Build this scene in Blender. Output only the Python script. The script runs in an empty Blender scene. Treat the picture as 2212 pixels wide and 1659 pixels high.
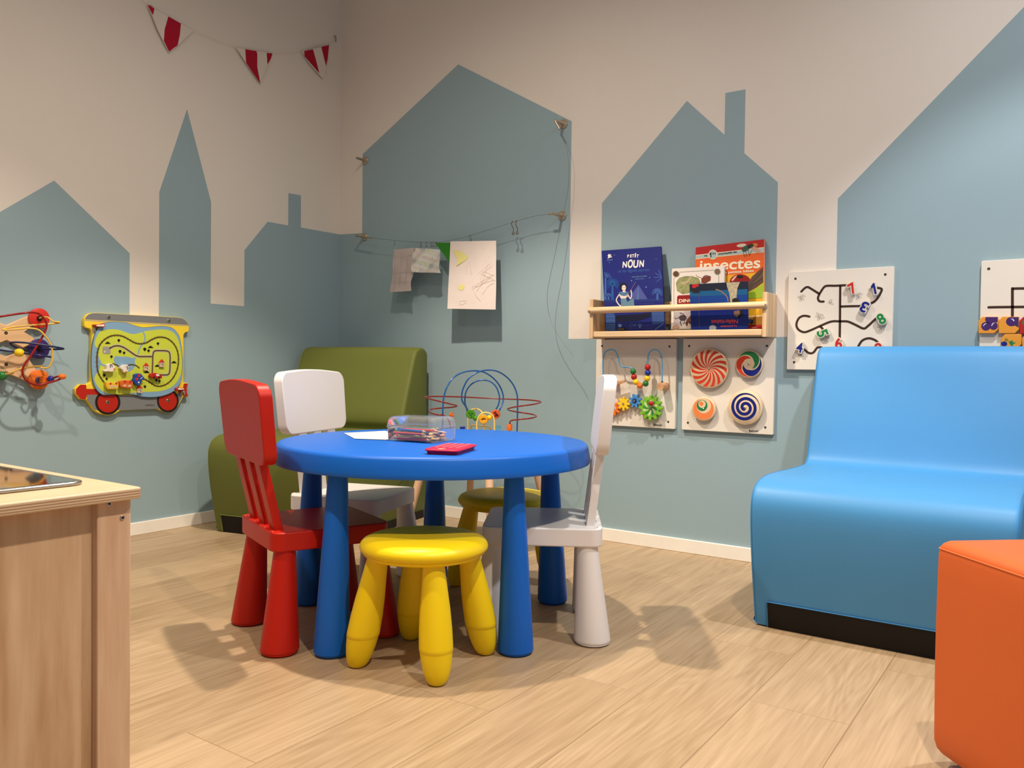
import bpy, math, random
from mathutils import Vector, Matrix

# ---------------------------------------------------------------- camera, light, exposure
SC = bpy.context.scene
COL = SC.collection
random.seed(7)
CAM_C = Vector((3.0997058, -2.92163772, 0.7))
CAM_F = Vector((-0.56909514, 0.8219713, -0.022224))
CAM_R = Vector((0.82193358, 0.56942831, 0.0132888))
CAM_U = Vector((-0.02357799, 0.01070406, 0.99966469))
FPX = 1762.085
cam = bpy.data.cameras.new('camera')
cam_o = bpy.data.objects.new('camera', cam); COL.objects.link(cam_o)
cam.sensor_fit = 'HORIZONTAL'; cam.sensor_width = 36.0
cam.lens = 36.0 * FPX / 2212.0
cam.clip_start = 0.02
m = Matrix.Identity(4)
for i in range(3):
    m[i][0] = CAM_R[i]; m[i][1] = CAM_U[i]; m[i][2] = -CAM_F[i]; m[i][3] = CAM_C[i]
cam_o.matrix_world = m
SC.camera = cam_o
SC.view_settings.view_transform = 'Standard'
SC.view_settings.look = 'None'
SC.view_settings.gamma = 1.0
SC.view_settings.use_curve_mapping = False
SC.view_settings.exposure = 0.17
SC.cycles.use_denoising = True
SC.cycles.max_bounces = 8
SC.cycles.diffuse_bounces = 4

world = bpy.data.worlds.new('world'); SC.world = world; world.use_nodes = True
bg = world.node_tree.nodes['Background']
bg.inputs['Color'].default_value = (0.72, 0.85, 1.0, 1)
bg.inputs['Strength'].default_value = 0.26

CEIL = 2.56
def downlight(name, x, y, energy, color, cone=92, blend=0.22, r=0.035):
    l = bpy.data.lights.new(name, 'SPOT'); o = bpy.data.objects.new(name, l); COL.objects.link(o)
    o.location = (x, y, CEIL - 0.02); l.energy = energy; l.color = color
    l.spot_size = math.radians(cone); l.spot_blend = blend; l.shadow_soft_size = r
    return o
WARM = (1.0, 0.87, 0.71)
COOL = (0.96, 0.97, 1.0)
for lx, ly, e_, w_, c_, cone in ((1.42, -1.22, 130, 50, WARM, 92), (1.28, -2.40, 54, 34, WARM, 110), (3.20, -2.20, 84, 38, WARM, 122), (3.20, -0.88, 70, 46, COOL, 92)):
    downlight('ceiling_spot', lx, ly, e_, c_, cone, 0.30, 0.026)      # the beam
    downlight('ceiling_spill', lx, ly, w_, c_, 172, 0.9, 0.05)      # the same lamp's wide spill

# ---------------------------------------------------------------- materials
def lin(c):
    c = c / 255.0
    return c / 12.92 if c <= 0.04045 else ((c + 0.055) / 1.055) ** 2.4
def rgb(c):
    return (lin(c[0]), lin(c[1]), lin(c[2]), 1.0)
MATS = {}
def mat(name, c, rough=0.5, metal=0.0, mottle=0.0, mscale=30.0, bump=0.0, bscale=200.0, spec=0.35, trans=0.0, ior=1.45, coat=0.0):
    if name in MATS: return MATS[name]
    m = bpy.data.materials.new(name); m.use_nodes = True; nt = m.node_tree
    b = nt.nodes['Principled BSDF']; MATS[name] = m
    b.inputs['Base Color'].default_value = rgb(c); b.inputs['Roughness'].default_value = rough
    b.inputs['Metallic'].default_value = metal; b.inputs['Specular IOR Level'].default_value = spec
    b.inputs['Transmission Weight'].default_value = trans; b.inputs['IOR'].default_value = ior
    b.inputs['Coat Weight'].default_value = coat
    if mottle or bump:
        tc = nt.nodes.new('ShaderNodeTexCoord')
    if mottle:
        n = nt.nodes.new('ShaderNodeTexNoise'); n.inputs['Scale'].default_value = mscale; n.inputs['Detail'].default_value = 4
        nt.links.new(tc.outputs['Object'], n.inputs['Vector'])
        mx = nt.nodes.new('ShaderNodeMix'); mx.data_type = 'RGBA'
        a = rgb([max(0, v * (1 - mottle)) for v in c]); bb = rgb([min(255, v * (1 + mottle)) for v in c])
        mx.inputs[6].default_value = a; mx.inputs[7].default_value = bb
        nt.links.new(n.outputs['Fac'], mx.inputs[0]); nt.links.new(mx.outputs[2], b.inputs['Base Color'])
    if bump:
        n2 = nt.nodes.new('ShaderNodeTexNoise'); n2.inputs['Scale'].default_value = bscale; n2.inputs['Detail'].default_value = 3
        nt.links.new(tc.outputs['Object'], n2.inputs['Vector'])
        bp = nt.nodes.new('ShaderNodeBump'); bp.inputs['Strength'].default_value = bump; bp.inputs['Distance'].default_value = 0.002
        nt.links.new(n2.outputs['Fac'], bp.inputs['Height']); nt.links.new(bp.outputs['Normal'], b.inputs['Normal'])
    return m

def wood(name, c1, c2, axis='z', scale=6.0, stretch=14.0, rough=0.5, distort=3.0, rings=True, uv=False, rw=0.22):
    """light wood: stretched noise grain with soft cathedral bands along one axis"""
    if name in MATS: return MATS[name]
    m = bpy.data.materials.new(name); m.use_nodes = True; nt = m.node_tree; MATS[name] = m
    N = nt.nodes.new; L = nt.links.new
    b = nt.nodes['Principled BSDF']; b.inputs['Roughness'].default_value = rough; b.inputs['Specular IOR Level'].default_value = 0.35
    tc = N('ShaderNodeTexCoord'); mp = N('ShaderNodeMapping')
    s = [stretch, stretch, stretch]; s['xyz'.index(axis)] = 1.0
    mp.inputs['Scale'].default_value = s
    L(tc.outputs['UV' if uv else 'Object'], mp.inputs['Vector'])
    n = N('ShaderNodeTexNoise'); n.inputs['Scale'].default_value = scale; n.inputs['Detail'].default_value = 5; n.inputs['Roughness'].default_value = 0.6
    L(mp.outputs[0], n.inputs['Vector'])
    n2 = N('ShaderNodeTexNoise'); n2.inputs['Scale'].default_value = scale * 0.35; n2.inputs['Detail'].default_value = 2
    L(mp.outputs[0], n2.inputs['Vector'])
    fac = n.outputs['Fac']
    if rings:
        mu = N('ShaderNodeMath'); mu.operation = 'MULTIPLY'; mu.inputs[1].default_value = distort * 6
        L(n2.outputs['Fac'], mu.inputs[0])
        si = N('ShaderNodeMath'); si.operation = 'SINE'; L(mu.outputs[0], si.inputs[0])
        ma = N('ShaderNodeMath'); ma.operation = 'MULTIPLY_ADD'; ma.inputs[1].default_value = rw; L(si.outputs[0], ma.inputs[0]); L(n.outputs['Fac'], ma.inputs[2])
        fac = ma.outputs[0]
    cr = N('ShaderNodeValToRGB'); cr.color_ramp.elements[0].position = 0.25; cr.color_ramp.elements[1].position = 0.75
    cr.color_ramp.elements[0].color = rgb(c2); cr.color_ramp.elements[1].color = rgb(c1)
    L(fac, cr.inputs[0]); L(cr.outputs[0], b.inputs['Base Color'])
    return m

# ---------------------------------------------------------------- geometry
class Fr:
    """a plane in the room: O + u*U + v*V, and d out of it along U x V"""
    def __init__(s, O, U, V):
        s.O = Vector(O); s.U = Vector(U).normalized(); s.V = Vector(V).normalized(); s.N = s.U.cross(s.V)
    def p(s, u, v, d=0.0): return s.O + s.U * u + s.V * v + s.N * d
    def px(s, x, y, d=0.0):
        r = CAM_F * FPX + CAM_R * (x - 1106) - CAM_U * (y - 829.5)
        o = s.O + s.N * d
        t = (o - CAM_C).dot(s.N) / r.dot(s.N)
        h = CAM_C + r * t - o
        return (h.dot(s.U), h.dot(s.V))
WR = Fr((0, 0, 0), (1, 0, 0), (0, 0, 1))     # right-hand wall, out of it is -y
WL = Fr((0, 0, 0), (0, 1, 0), (0, 0, 1))     # left-hand wall, out of it is +x
def crop(x0, y0, s):
    return lambda x, y: (x0 + x / s, y0 + y / s)
def pts(fr, z, lst, d): return [fr.px(*z(*q), d) for q in lst]

class G:
    def __init__(s): s.v = []; s.f = []
    def add(s, vs, fs):
        n = len(s.v); s.v += [Vector(q) for q in vs]; s.f += [tuple(i + n for i in f) for f in fs]; return s
    def prism(s, fr, poly, d0, d1):
        a = sum(poly[i][0] * poly[(i + 1) % len(poly)][1] - poly[(i + 1) % len(poly)][0] * poly[i][1] for i in range(len(poly)))
        if a < 0: poly = poly[::-1]
        n = len(poly)
        vs = [fr.p(u, v, d0) for u, v in poly] + [fr.p(u, v, d1) for u, v in poly]
        fs = [tuple(range(n - 1, -1, -1)), tuple(range(n, 2 * n))] + [(i, (i + 1) % n, n + (i + 1) % n, n + i) for i in range(n)]
        return s.add(vs, fs)
    def box(s, x0, x1, y0, y1, z0, z1):
        vs = [(x, y, z) for x in (x0, x1) for y in (y0, y1) for z in (z0, z1)]
        return s.add(vs, [(0, 1, 3, 2), (4, 6, 7, 5), (0, 4, 5, 1), (2, 3, 7, 6), (0, 2, 6, 4), (1, 5, 7, 3)])
    def lathe(s, O, A, prof, seg=32, cap=True):
        """prof: list of (r, h) along axis A"""
        O = Vector(O); A = Vector(A).normalized()
        X = A.orthogonal().normalized(); Y = A.cross(X)
        n = len(prof); vs = []
        for r, h in prof:
            for k in range(seg):
                t = 2 * math.pi * k / seg
                vs.append(O + A * h + X * (r * math.cos(t)) + Y * (r * math.sin(t)))
        fs = []
        for i in range(n - 1):
            for k in range(seg):
                k2 = (k + 1) % seg
                fs.append((i * seg + k, i * seg + k2, (i + 1) * seg + k2, (i + 1) * seg + k))
        if cap:
            fs.append(tuple(range(seg - 1, -1, -1))); fs.append(tuple((n - 1) * seg + k for k in range(seg)))
        return s.add(vs, fs)
    def tube(s, P, r, seg=10, closed=False):
        P = [Vector(q) for q in P]; n = len(P); rr = r if isinstance(r, (list, tuple)) else [r] * n
        T = []
        for i in range(n):
            a = P[(i - 1) % n] if (closed or i > 0) else P[i]; b = P[(i + 1) % n] if (closed or i < n - 1) else P[i]
            t = b - a
            T.append(t.normalized() if t.length > 1e-9 else Vector((0, 0, 1)))
        X = T[0].orthogonal().normalized(); vs = []
        for i in range(n):
            X = (X - T[i] * X.dot(T[i]))
            X = X.normalized() if X.length > 1e-6 else T[i].orthogonal().normalized()
            Y = T[i].cross(X)
            for k in range(seg):
                t = 2 * math.pi * k / seg
                vs.append(P[i] + X * (rr[i] * math.cos(t)) + Y * (rr[i] * math.sin(t)))
        fs = []
        for i in range(n if closed else n - 1):
            j = (i + 1) % n
            for k in range(seg):
                k2 = (k + 1) % seg
                fs.append((i * seg + k, i * seg + k2, j * seg + k2, j * seg + k))
        if not closed:
            fs.append(tuple(range(seg - 1, -1, -1))); fs.append(tuple((n - 1) * seg + k for k in range(seg)))
        return s.add(vs, fs)
    def ball(s, c, r, seg=20, rings=12, sq=(1, 1, 1)):
        c = Vector(c); vs = [c + Vector((0, 0, r * sq[2]))]
        for i in range(1, rings):
            a = math.pi * i / rings
            for k in range(seg):
                t = 2 * math.pi * k / seg
                vs.append(c + Vector((r * sq[0] * math.sin(a) * math.cos(t), r * sq[1] * math.sin(a) * math.sin(t), r * sq[2] * math.cos(a))))
        vs.append(c - Vector((0, 0, r * sq[2]))); fs = []
        for k in range(seg):
            k2 = (k + 1) % seg
            fs.append((0, 1 + k, 1 + k2))
            for i in range(rings - 2):
                a = 1 + i * seg
                fs.append((a + k, a + seg + k, a + seg + k2, a + k2))
            a = 1 + (rings - 2) * seg
            fs.append((a + k, len(vs) - 1, a + k2))
        return s.add(vs, fs)
    def stroke(s, fr, P, w, d0, d1, closed=False, caps=True):
        """a ribbon of width w along a 2D path, rounded ends"""
        n = len(P); Lp = []; Rp = []
        for i in range(n):
            a = P[(i - 1) % n] if (closed or i > 0) else P[i]; b = P[(i + 1) % n] if (closed or i < n - 1) else P[i]
            tx, ty = b[0] - a[0], b[1] - a[1]; l = math.hypot(tx, ty) or 1
            nx, ny = -ty / l, tx / l
            Lp.append((P[i][0] + nx * w / 2, P[i][1] + ny * w / 2)); Rp.append((P[i][0] - nx * w / 2, P[i][1] - ny * w / 2))
        vs = [fr.p(*q, d0) for q in Lp] + [fr.p(*q, d0) for q in Rp] + [fr.p(*q, d1) for q in Lp] + [fr.p(*q, d1) for q in Rp]
        fs = []
        for i in range(n if closed else n - 1):
            j = (i + 1) % n
            fs += [(2 * n + i, 3 * n + i, 3 * n + j, 2 * n + j), (i, j, n + j, n + i), (i, 2 * n + i, 2 * n + j, j), (n + i, n + j, 3 * n + j, 3 * n + i)]
        s.add(vs, fs)
        if caps and not closed:
            for q in (P[0], P[-1]): s.prism(fr, circ(q[0], q[1], w / 2, w / 2, 12), d0, d1 - 1e-5)
        return s
    def text(s, fr, st, u, v, w, h, rot=0.0, d0=0.0, d1=0.0005, bold=0.0):
        """lettering fitted to a w x h box whose lower left corner is (u, v), turned by rot about it"""
        c = bpy.data.curves.new('t', 'FONT'); c.body = st; c.size = 1.0; c.extrude = 0.5; c.offset = bold; c.resolution_u = 4
        o = bpy.data.objects.new('t', c); COL.objects.link(o)
        me = bpy.data.meshes.new_from_object(o.evaluated_get(bpy.context.evaluated_depsgraph_get()))
        vv = [q.co.copy() for q in me.vertices]; ff = [tuple(q.vertices) for q in me.polygons]
        bpy.data.objects.remove(o); bpy.data.curves.remove(c); bpy.data.meshes.remove(me)
        x0 = min(q.x for q in vv); x1 = max(q.x for q in vv); y0 = min(q.y for q in vv); y1 = max(q.y for q in vv)
        ca, sa = math.cos(rot), math.sin(rot); out = []
        for q in vv:
            a = (q.x - x0) / (x1 - x0) * w; b = (q.y - y0) / (y1 - y0) * h
            out.append(fr.p(u + a * ca - b * sa, v + a * sa + b * ca, d0 if q.z < 0 else d1))
        return s.add(out, ff)
    def textpx(s, fr, st, pl, pr, hp, d0, d1, bold=0.0):
        """lettering from photo-frame base points pl to pr, hp pixels tall, lying on the plane"""
        a = fr.px(*pl, d1); b = fr.px(*pr, d1); t = fr.px(pl[0], pl[1] - hp, d1)
        return s.text(fr, st, a[0], a[1], math.dist(a, b), math.dist(a, t), math.atan2(b[1] - a[1], b[0] - a[0]), d0, d1, bold)

def digit_one(fr, u, v, w, h, rot, d0, d1, grow=0.0):
    """a numeral 1: stem and flag, w x h about its centre (u, v)"""
    P = [(-.12, -.5), (.26, -.5), (.26, .5), (-.02, .5), (-.5, .24), (-.40, .02), (-.12, .14)]
    ca, sa = math.cos(rot), math.sin(rot); out = []
    for x, y in P:
        x, y = x * w, y * h
        x += grow * (1 if x > 0 else -1); y += grow * (1 if y > 0 else -1)
        out.append((u + x * ca - y * sa, v + x * sa + y * ca))
    return G().prism(fr, out, d0, d1)
def circ(cx, cy, rx, ry=None, n=32, a0=0.0):
    ry = rx if ry is None else ry
    return [(cx + rx * math.cos(a0 + 2 * math.pi * k / n), cy + ry * math.sin(a0 + 2 * math.pi * k / n)) for k in range(n)]
def rrect(x0, x1, y0, y1, r, n=5):
    out = []
    for cx, cy, a in ((x1 - r, y1 - r, 0), (x0 + r, y1 - r, 90), (x0 + r, y0 + r, 180), (x1 - r, y0 + r, 270)):
        for k in range(n + 1):
            t = math.radians(a + 90 * k / n); out.append((cx + r * math.cos(t), cy + r * math.sin(t)))
    return out
def cat(P, n=8, closed=False):
    """smooth curve through points of any dimension"""
    out = []; N = len(P); D = len(P[0])
    for i in range(N if closed else N - 1):
        p1, p2 = P[i], P[(i + 1) % N]
        p0 = P[(i - 1) % N] if (closed or i > 0) else p1; p3 = P[(i + 2) % N] if (closed or i < N - 2) else p2
        for k in range(n):
            t = k / n
            out.append(tuple(0.5 * (2 * p1[j] + (p2[j] - p0[j]) * t + (2 * p0[j] - 5 * p1[j] + 4 * p2[j] - p3[j]) * t * t + (3 * p1[j] - p0[j] - 3 * p2[j] + p3[j]) * t ** 3) for j in range(D)))
    if not closed: out.append(tuple(P[-1]))
    return out

WM = {}
def tag(o, label=None, cat_=None, group=None, kind=None):
    if label: o['label'] = label
    if cat_: o['category'] = cat_
    if group: o['group'] = group
    if kind: o['kind'] = kind
    return o
def thing(name, label, cat_, loc=(0, 0, 0), rotz=0.0, group=None):
    o = bpy.data.objects.new(name, None); o.empty_display_size = 0.05; COL.objects.link(o)
    o.location = loc; o.rotation_euler = (0, 0, rotz)
    WM[o.name] = Matrix.Translation(Vector(loc)) @ Matrix.Rotation(rotz, 4, 'Z')
    return tag(o, label, cat_, group)
def obj(name, g, m, parent=None, local=False, bevel=0.0, seg=2, hard=False, smooth=True, angle=40, loc=None, label=None, sub=0):
    """link one mesh; points are in room coordinates unless local"""
    me = bpy.data.meshes.new(name)
    if parent is not None: W = WM[parent.name]
    elif loc is not None: W = Matrix.Translation(Vector(loc))
    else: W = Matrix.Identity(4)
    vs = g.v if local else [W.inverted() @ q for q in g.v]
    me.from_pydata([tuple(q) for q in vs], [], g.f); me.update(); me.validate()
    if smooth:
        me.polygons.foreach_set('use_smooth', [True] * len(me.polygons)); me.set_sharp_from_angle(angle=math.radians(angle))
    me.materials.append(m)
    o = bpy.data.objects.new(name, me); COL.objects.link(o); WM[o.name] = W
    if parent is not None: o.parent = parent
    elif loc is not None: o.location = loc
    if bevel:
        b = o.modifiers.new('bevel', 'BEVEL'); b.width = bevel; b.segments = seg; b.limit_method = 'ANGLE'; b.angle_limit = math.radians(40); b.harden_normals = hard
    if sub:
        b = o.modifiers.new('smooth', 'SUBSURF'); b.levels = sub; b.render_levels = sub
    if label: o['label'] = label
    return o
def dup(root, loc, rotz, label=None, group=None):
    r = root.copy(); COL.objects.link(r); r.location = loc; r.rotation_euler = (0, 0, rotz)
    WM[r.name] = Matrix.Translation(Vector(loc)) @ Matrix.Rotation(rotz, 4, 'Z')
    if label: r['label'] = label
    if group: r['group'] = group
    for ch in list(root.children):
        c = ch.copy(); COL.objects.link(c); c.parent = r
        for q in ch.children:
            d = q.copy(); COL.objects.link(d); d.parent = c
    return r

# ---------------------------------------------------------------- the room
CREAM = mat('wall_cream', (226, 217, 206), 0.75, mottle=0.012, mscale=3, bump=0.12, bscale=350, spec=0.25)
PAINT = mat('wall_blue_paint', (148, 170, 177), 0.7, mottle=0.012, mscale=3, bump=0.12, bscale=350, spec=0.25)
def struct(name, g, m, parent=None, **k):
    o = obj(name, g, m, parent, **k)
    if parent is None: o['kind'] = 'structure'
    return o
XR, YF = 4.4, -4.2
wr_ = struct('wall_right', G().box(0, XR, 0, 0.12, 0, CEIL), CREAM, smooth=False)
wl_ = struct('wall_left', G().box(-0.12, 0, YF, 0.12, 0, CEIL), CREAM, smooth=False)
struct('ceiling', G().box(-0.12, XR, YF, 0.12, CEIL, CEIL + 0.1), mat('ceiling_white', (228, 222, 212), 0.8), smooth=False)
struct('baseboard_right', G().box(0.012, XR, -0.012, 0.0, 0, 0.051), mat('baseboard_paint', (242, 236, 224), 0.45, mottle=0.03, mscale=12), bevel=0.002)
struct('baseboard_left', G().box(0, 0.012, YF, 0.0, 0, 0.051), MATS['baseboard_paint'], bevel=0.002)

# painted skyline (paint film on the two walls)
I = lambda x, y: (x, y)
zc = WR.px(1226, 732)[1]                       # lower edge of the pale gaps
top = pts(WR, I, [(735, 506.5), (782.5, 503.5), (783.5, 333), (990, 139), (1235, 262), (1226, 732)], 0)
top[0] = (0.0, top[0][1])
h2 = pts(WR, I, [(1299, 600), (1300.5, 439), (1484, 218), (1565, 291), (1567, 201), (1610.5, 193), (1608, 331), (1680.5, 394), (1680, 600)], 0)
h3 = pts(WR, I, [(1809, 600), (1810, 429), (2212, 15)], 0)
sx = (h3[2][1] - h3[1][1]) / (h3[2][0] - h3[1][0])
x2a, x2b = h2[1][0], h2[-2][0]
poly = [(0.0, 0.0)] + top[:-1] + [(top[-2][0], zc), (x2a, zc)] + h2[1:-1] + [(x2b, zc), (h3[1][0], zc), h3[1]]
xe = h3[1][0] + (2.45 - h3[1][1]) / sx
poly += [(xe, 2.45), (XR - 0.02, 2.45 - 0.8 * (XR - 0.02 - xe)), (XR - 0.02, 0.0)]
struct('painted_skyline', G().prism(WR, poly, 0.0, 0.0004), PAINT, wr_, smooth=False)
lt = pts(WL, I, [(650, 491.5), (650, 422), (623, 417), (622.5, 487), (578, 479), (528, 540.5), (526, 661), (454.5, 656), (456, 437), (404, 236), (344, 415), (342, 674), (280, 669), (280, 547), (117, 390), (0, 458)], 0)
gz = (lt[6][1] + lt[7][1]) / 2
lt[6] = (lt[5][0], gz); lt[7] = (lt[8][0], gz); gz2 = WL.px(310, 692)[1]; lt[11] = (lt[10][0], gz2); lt[12] = (lt[13][0], gz2)
s2 = (lt[14][1] - lt[15][1]) / (lt[14][0] - lt[15][0])
poly = [(0.0, 0.0), (0.0, top[0][1])] + lt[:-1] + [(lt[14][0] - 0.55, lt[14][1] - 0.55 * s2), (lt[14][0] - 0.55, gz), (lt[14][0] - 0.8, gz), (lt[14][0] - 0.8, 1.9), (lt[14][0] - 1.3, 2.3), (YF + 0.02, 1.7), (YF + 0.02, 0.0)]
struct('painted_skyline', G().prism(WL, poly, 0.0, 0.0004), PAINT, wl_, smooth=False)

# plank floor: every plank a quad with its own tone, laid along y
def make_floor():
    W0, X0 = 0.2028, 1.531 - 0.2028 * 8
    joints = {8: -2.24, 9: -2.012, 10: -1.597, 11: -1.329, 12: -0.897, 13: -1.225}
    rnd = random.Random(3); vs, fs, uv, tone = [], [], [], []
    k = 0; x = X0
    while x < XR:
        off = joints.get(k, rnd.uniform(-1.3, 0)); y = off
        while y > YF - 0.0: y -= 1.25
        while y < 0.1:
            a, b = max(y, YF), min(y + 1.25, 0.1); x0, x1 = max(x, -0.1), min(x + W0, XR)
            if b > a and x1 > x0:
                n = len(vs); g = 0.0007
                vs += [(x0, a, 0), (x1, a, 0), (x1, b, 0), (x0, b, 0)]
                fs.append((n, n + 1, n + 2, n + 3))
                u, v = rnd.uniform(0, 40), rnd.uniform(0, 40)
                uv += [(u + (q[0] - x), v + q[1]) for q in vs[-4:]]
                tone.append((rnd.random(), 0, 0, 1))
            y += 1.25
        x += W0; k += 1
    me = bpy.data.meshes.new('floor'); me.from_pydata(vs, [], fs)
    ul = me.uv_layers.new(name='UVMap')
    for i, q in enumerate(uv): ul.data[i].uv = q
    ul2 = me.uv_layers.new(name='edge')      # distance across / along inside each plank
    for f in me.polygons:
        p = [me.vertices[i].co for i in f.vertices]; w = p[1].x - p[0].x; h = p[3].y - p[0].y
        for li, q in zip(f.loop_indices, ((0, 0), (w, 0), (w, h), (0, h))): ul2.data[li].uv = q
    at = me.attributes.new('tone', 'FLOAT', 'FACE'); at.data.foreach_set('value', [t[0] for t in tone])
    at = me.attributes.new('plen', 'FLOAT', 'FACE'); at.data.foreach_set('value', [me.vertices[f.vertices[3]].co.y - me.vertices[f.vertices[0]].co.y for f in me.polygons])
    o = bpy.data.objects.new('floor', me); COL.objects.link(o); o['kind'] = 'structure'
    m = bpy.data.materials.new('plank_floor'); m.use_nodes = True; nt = m.node_tree; N = nt.nodes.new; L = nt.links.new
    b = nt.nodes['Principled BSDF']; b.inputs['Roughness'].default_value = 0.42; b.inputs['Specular IOR Level'].default_value = 0.4
    u1 = N('ShaderNodeUVMap'); u1.uv_map = 'UVMap'
    mp = N('ShaderNodeMapping'); mp.inputs['Scale'].default_value = (6, 0.75, 1); L(u1.outputs[0], mp.inputs[0])
    n1 = N('ShaderNodeTexNoise'); n1.inputs['Scale'].default_value = 1.0; n1.inputs['Detail'].default_value = 2; n1.inputs['Distortion'].default_value = 0.6; L(mp.outputs[0], n1.inputs[0])
    mu = N('ShaderNodeMath'); mu.operation = 'MULTIPLY'; mu.inputs[1].default_value = 85; L(n1.outputs['Fac'], mu.inputs[0])
    si = N('ShaderNodeMath'); si.operation = 'SINE'; L(mu.outputs[0], si.inputs[0])
    mp2 = N('ShaderNodeMapping'); mp2.inputs['Scale'].default_value = (130, 5, 1); L(u1.outputs[0], mp2.inputs[0])
    n2 = N('ShaderNodeTexNoise'); n2.inputs['Scale'].default_value = 1.0; n2.inputs['Detail'].default_value = 5; L(mp2.outputs[0], n2.inputs[0])
    mp3 = N('ShaderNodeMapping'); mp3.inputs['Scale'].default_value = (5, 1.2, 1); L(u1.outputs[0], mp3.inputs[0])
    n3 = N('ShaderNodeTexNoise'); n3.inputs['Scale'].default_value = 1.0; n3.inputs['Detail'].default_value = 3; L(mp3.outputs[0], n3.inputs[0])
    a1 = N('ShaderNodeMath'); a1.operation = 'MULTIPLY_ADD'; a1.inputs[1].default_value = 0.07; L(si.outputs[0], a1.inputs[0]); L(n2.outputs['Fac'], a1.inputs[2])
    a2 = N('ShaderNodeMath'); a2.operation = 'MULTIPLY_ADD'; a2.inputs[1].default_value = 0.42; L(n3.outputs['Fac'], a2.inputs[0]); L(a1.outputs[0], a2.inputs[2])
    at = N('ShaderNodeAttribute'); at.attribute_name = 'tone'
    a3 = N('ShaderNodeMath'); a3.operation = 'MULTIPLY_ADD'; a3.inputs[1].default_value = 0.30; L(at.outputs['Fac'], a3.inputs[0]); L(a2.outputs[0], a3.inputs[2])
    cr = N('ShaderNodeValToRGB'); e = cr.color_ramp.elements; e[0].position = 0.62; e[1].position = 1.5
    e[0].position = 0.35; e[1].position = 0.85; e[0].color = rgb((158, 131, 98)); e[1].color = rgb((196, 169, 135))
    sc = N('ShaderNodeMath'); sc.operation = 'MULTIPLY'; sc.inputs[1].default_value = 0.64; L(a3.outputs[0], sc.inputs[0]); L(sc.outputs[0], cr.inputs[0])
    # V-groove at plank edges
    u2 = N('ShaderNodeUVMap'); u2.uv_map = 'edge'; sp = N('ShaderNodeSeparateXYZ'); L(u2.outputs[0], sp.inputs[0])
    def edge(sock, width, length):
        s1 = N('ShaderNodeMath'); s1.operation = 'SUBTRACT'
        if isinstance(length, float): s1.inputs[0].default_value = length
        else: L(length, s1.inputs[0])
        L(sock, s1.inputs[1])
        mn = N('ShaderNodeMath'); mn.operation = 'MINIMUM'; L(sock, mn.inputs[0]); L(s1.outputs[0], mn.inputs[1])
        dv = N('ShaderNodeMath'); dv.operation = 'DIVIDE'; dv.inputs[1].default_value = width; dv.use_clamp = True; L(mn.outputs[0], dv.inputs[0])
        return dv.outputs[0]
    pl = N('ShaderNodeAttribute'); pl.attribute_name = 'plen'
    ex = edge(sp.outputs[0], 0.0014, W0); ey = edge(sp.outputs[1], 0.0010, pl.outputs['Fac'])
    mn = N('ShaderNodeMath'); mn.operation = 'MINIMUM'; L(ex, mn.inputs[0]); L(ey, mn.inputs[1])
    mx = N('ShaderNodeMix'); mx.data_type = 'RGBA'; mx.inputs[6].default_value = rgb((146, 116, 82)); L(mn.outputs[0], mx.inputs[0]); L(cr.outputs[0], mx.inputs[7])
    L(mx.outputs[2], b.inputs['Base Color'])
    bp = N('ShaderNodeBump'); bp.inputs['Strength'].default_value = 0.5; bp.inputs['Distance'].default_value = 0.002
    ad = N('ShaderNodeMath'); ad.operation = 'MULTIPLY_ADD'; ad.inputs[1].default_value = 0.05; L(n2.outputs['Fac'], ad.inputs[0]); L(mn.outputs[0], ad.inputs[2])
    L(ad.outputs[0], bp.inputs['Height']); L(bp.outputs[0], b.inputs['Normal'])
    me.materials.append(m)
make_floor()

# ---------------------------------------------------------------- round table
BLUE = mat('blue_plastic', (14, 98, 196), 0.42, bump=0.06, bscale=900)
RED = mat('red_plastic', (190, 28, 10), 0.42, bump=0.06, bscale=900)
WHITE = mat('white_plastic', (232, 226, 222), 0.35, bump=0.05, bscale=900)
YELLOW = mat('yellow_plastic', (240, 206, 16), 0.38, bump=0.05, bscale=900)
TC = Vector((1.6325, -1.177, 0))
TABLE = thing('round_table', 'round blue plastic children\'s table on five tapered legs', 'table', TC)
g = G().lathe((0, 0, 0), (0, 0, 1), [(0.001, 0.488), (0.412, 0.49), (0.419, 0.489), (0.4235, 0.486), (0.426, 0.481), (0.432, 0.45), (0.4328, 0.442), (0.431, 0.438), (0.424, 0.437), (0.420, 0.44), (0.417, 0.455), (0.001, 0.455)], 96, cap=False)
obj('tabletop', g, BLUE, TABLE, local=True, angle=50)
legp = [(0.001, 0.0), (0.036, 0.0), (0.0415, 0.0045), (0.0425, 0.0075), (0.0435, 0.008), (0.0440, 0.009), (0.0440, 0.012), (0.0228, 0.455), (0.001, 0.455)]
for k in range(5):
    a = math.radians(-87.8 + 72 * k); dx, dy = math.cos(a), math.sin(a)
    g = G().lathe((0, 0, 0), (0, 0, 1), legp, 36, cap=False)
    for q in g.v:
        r = 0.378 - 0.016 * q.z / 0.455; q.x += dx * r - 0.009; q.y += dy * r - 0.004
    obj('leg', g, BLUE, TABLE, local=True, angle=25)

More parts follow.
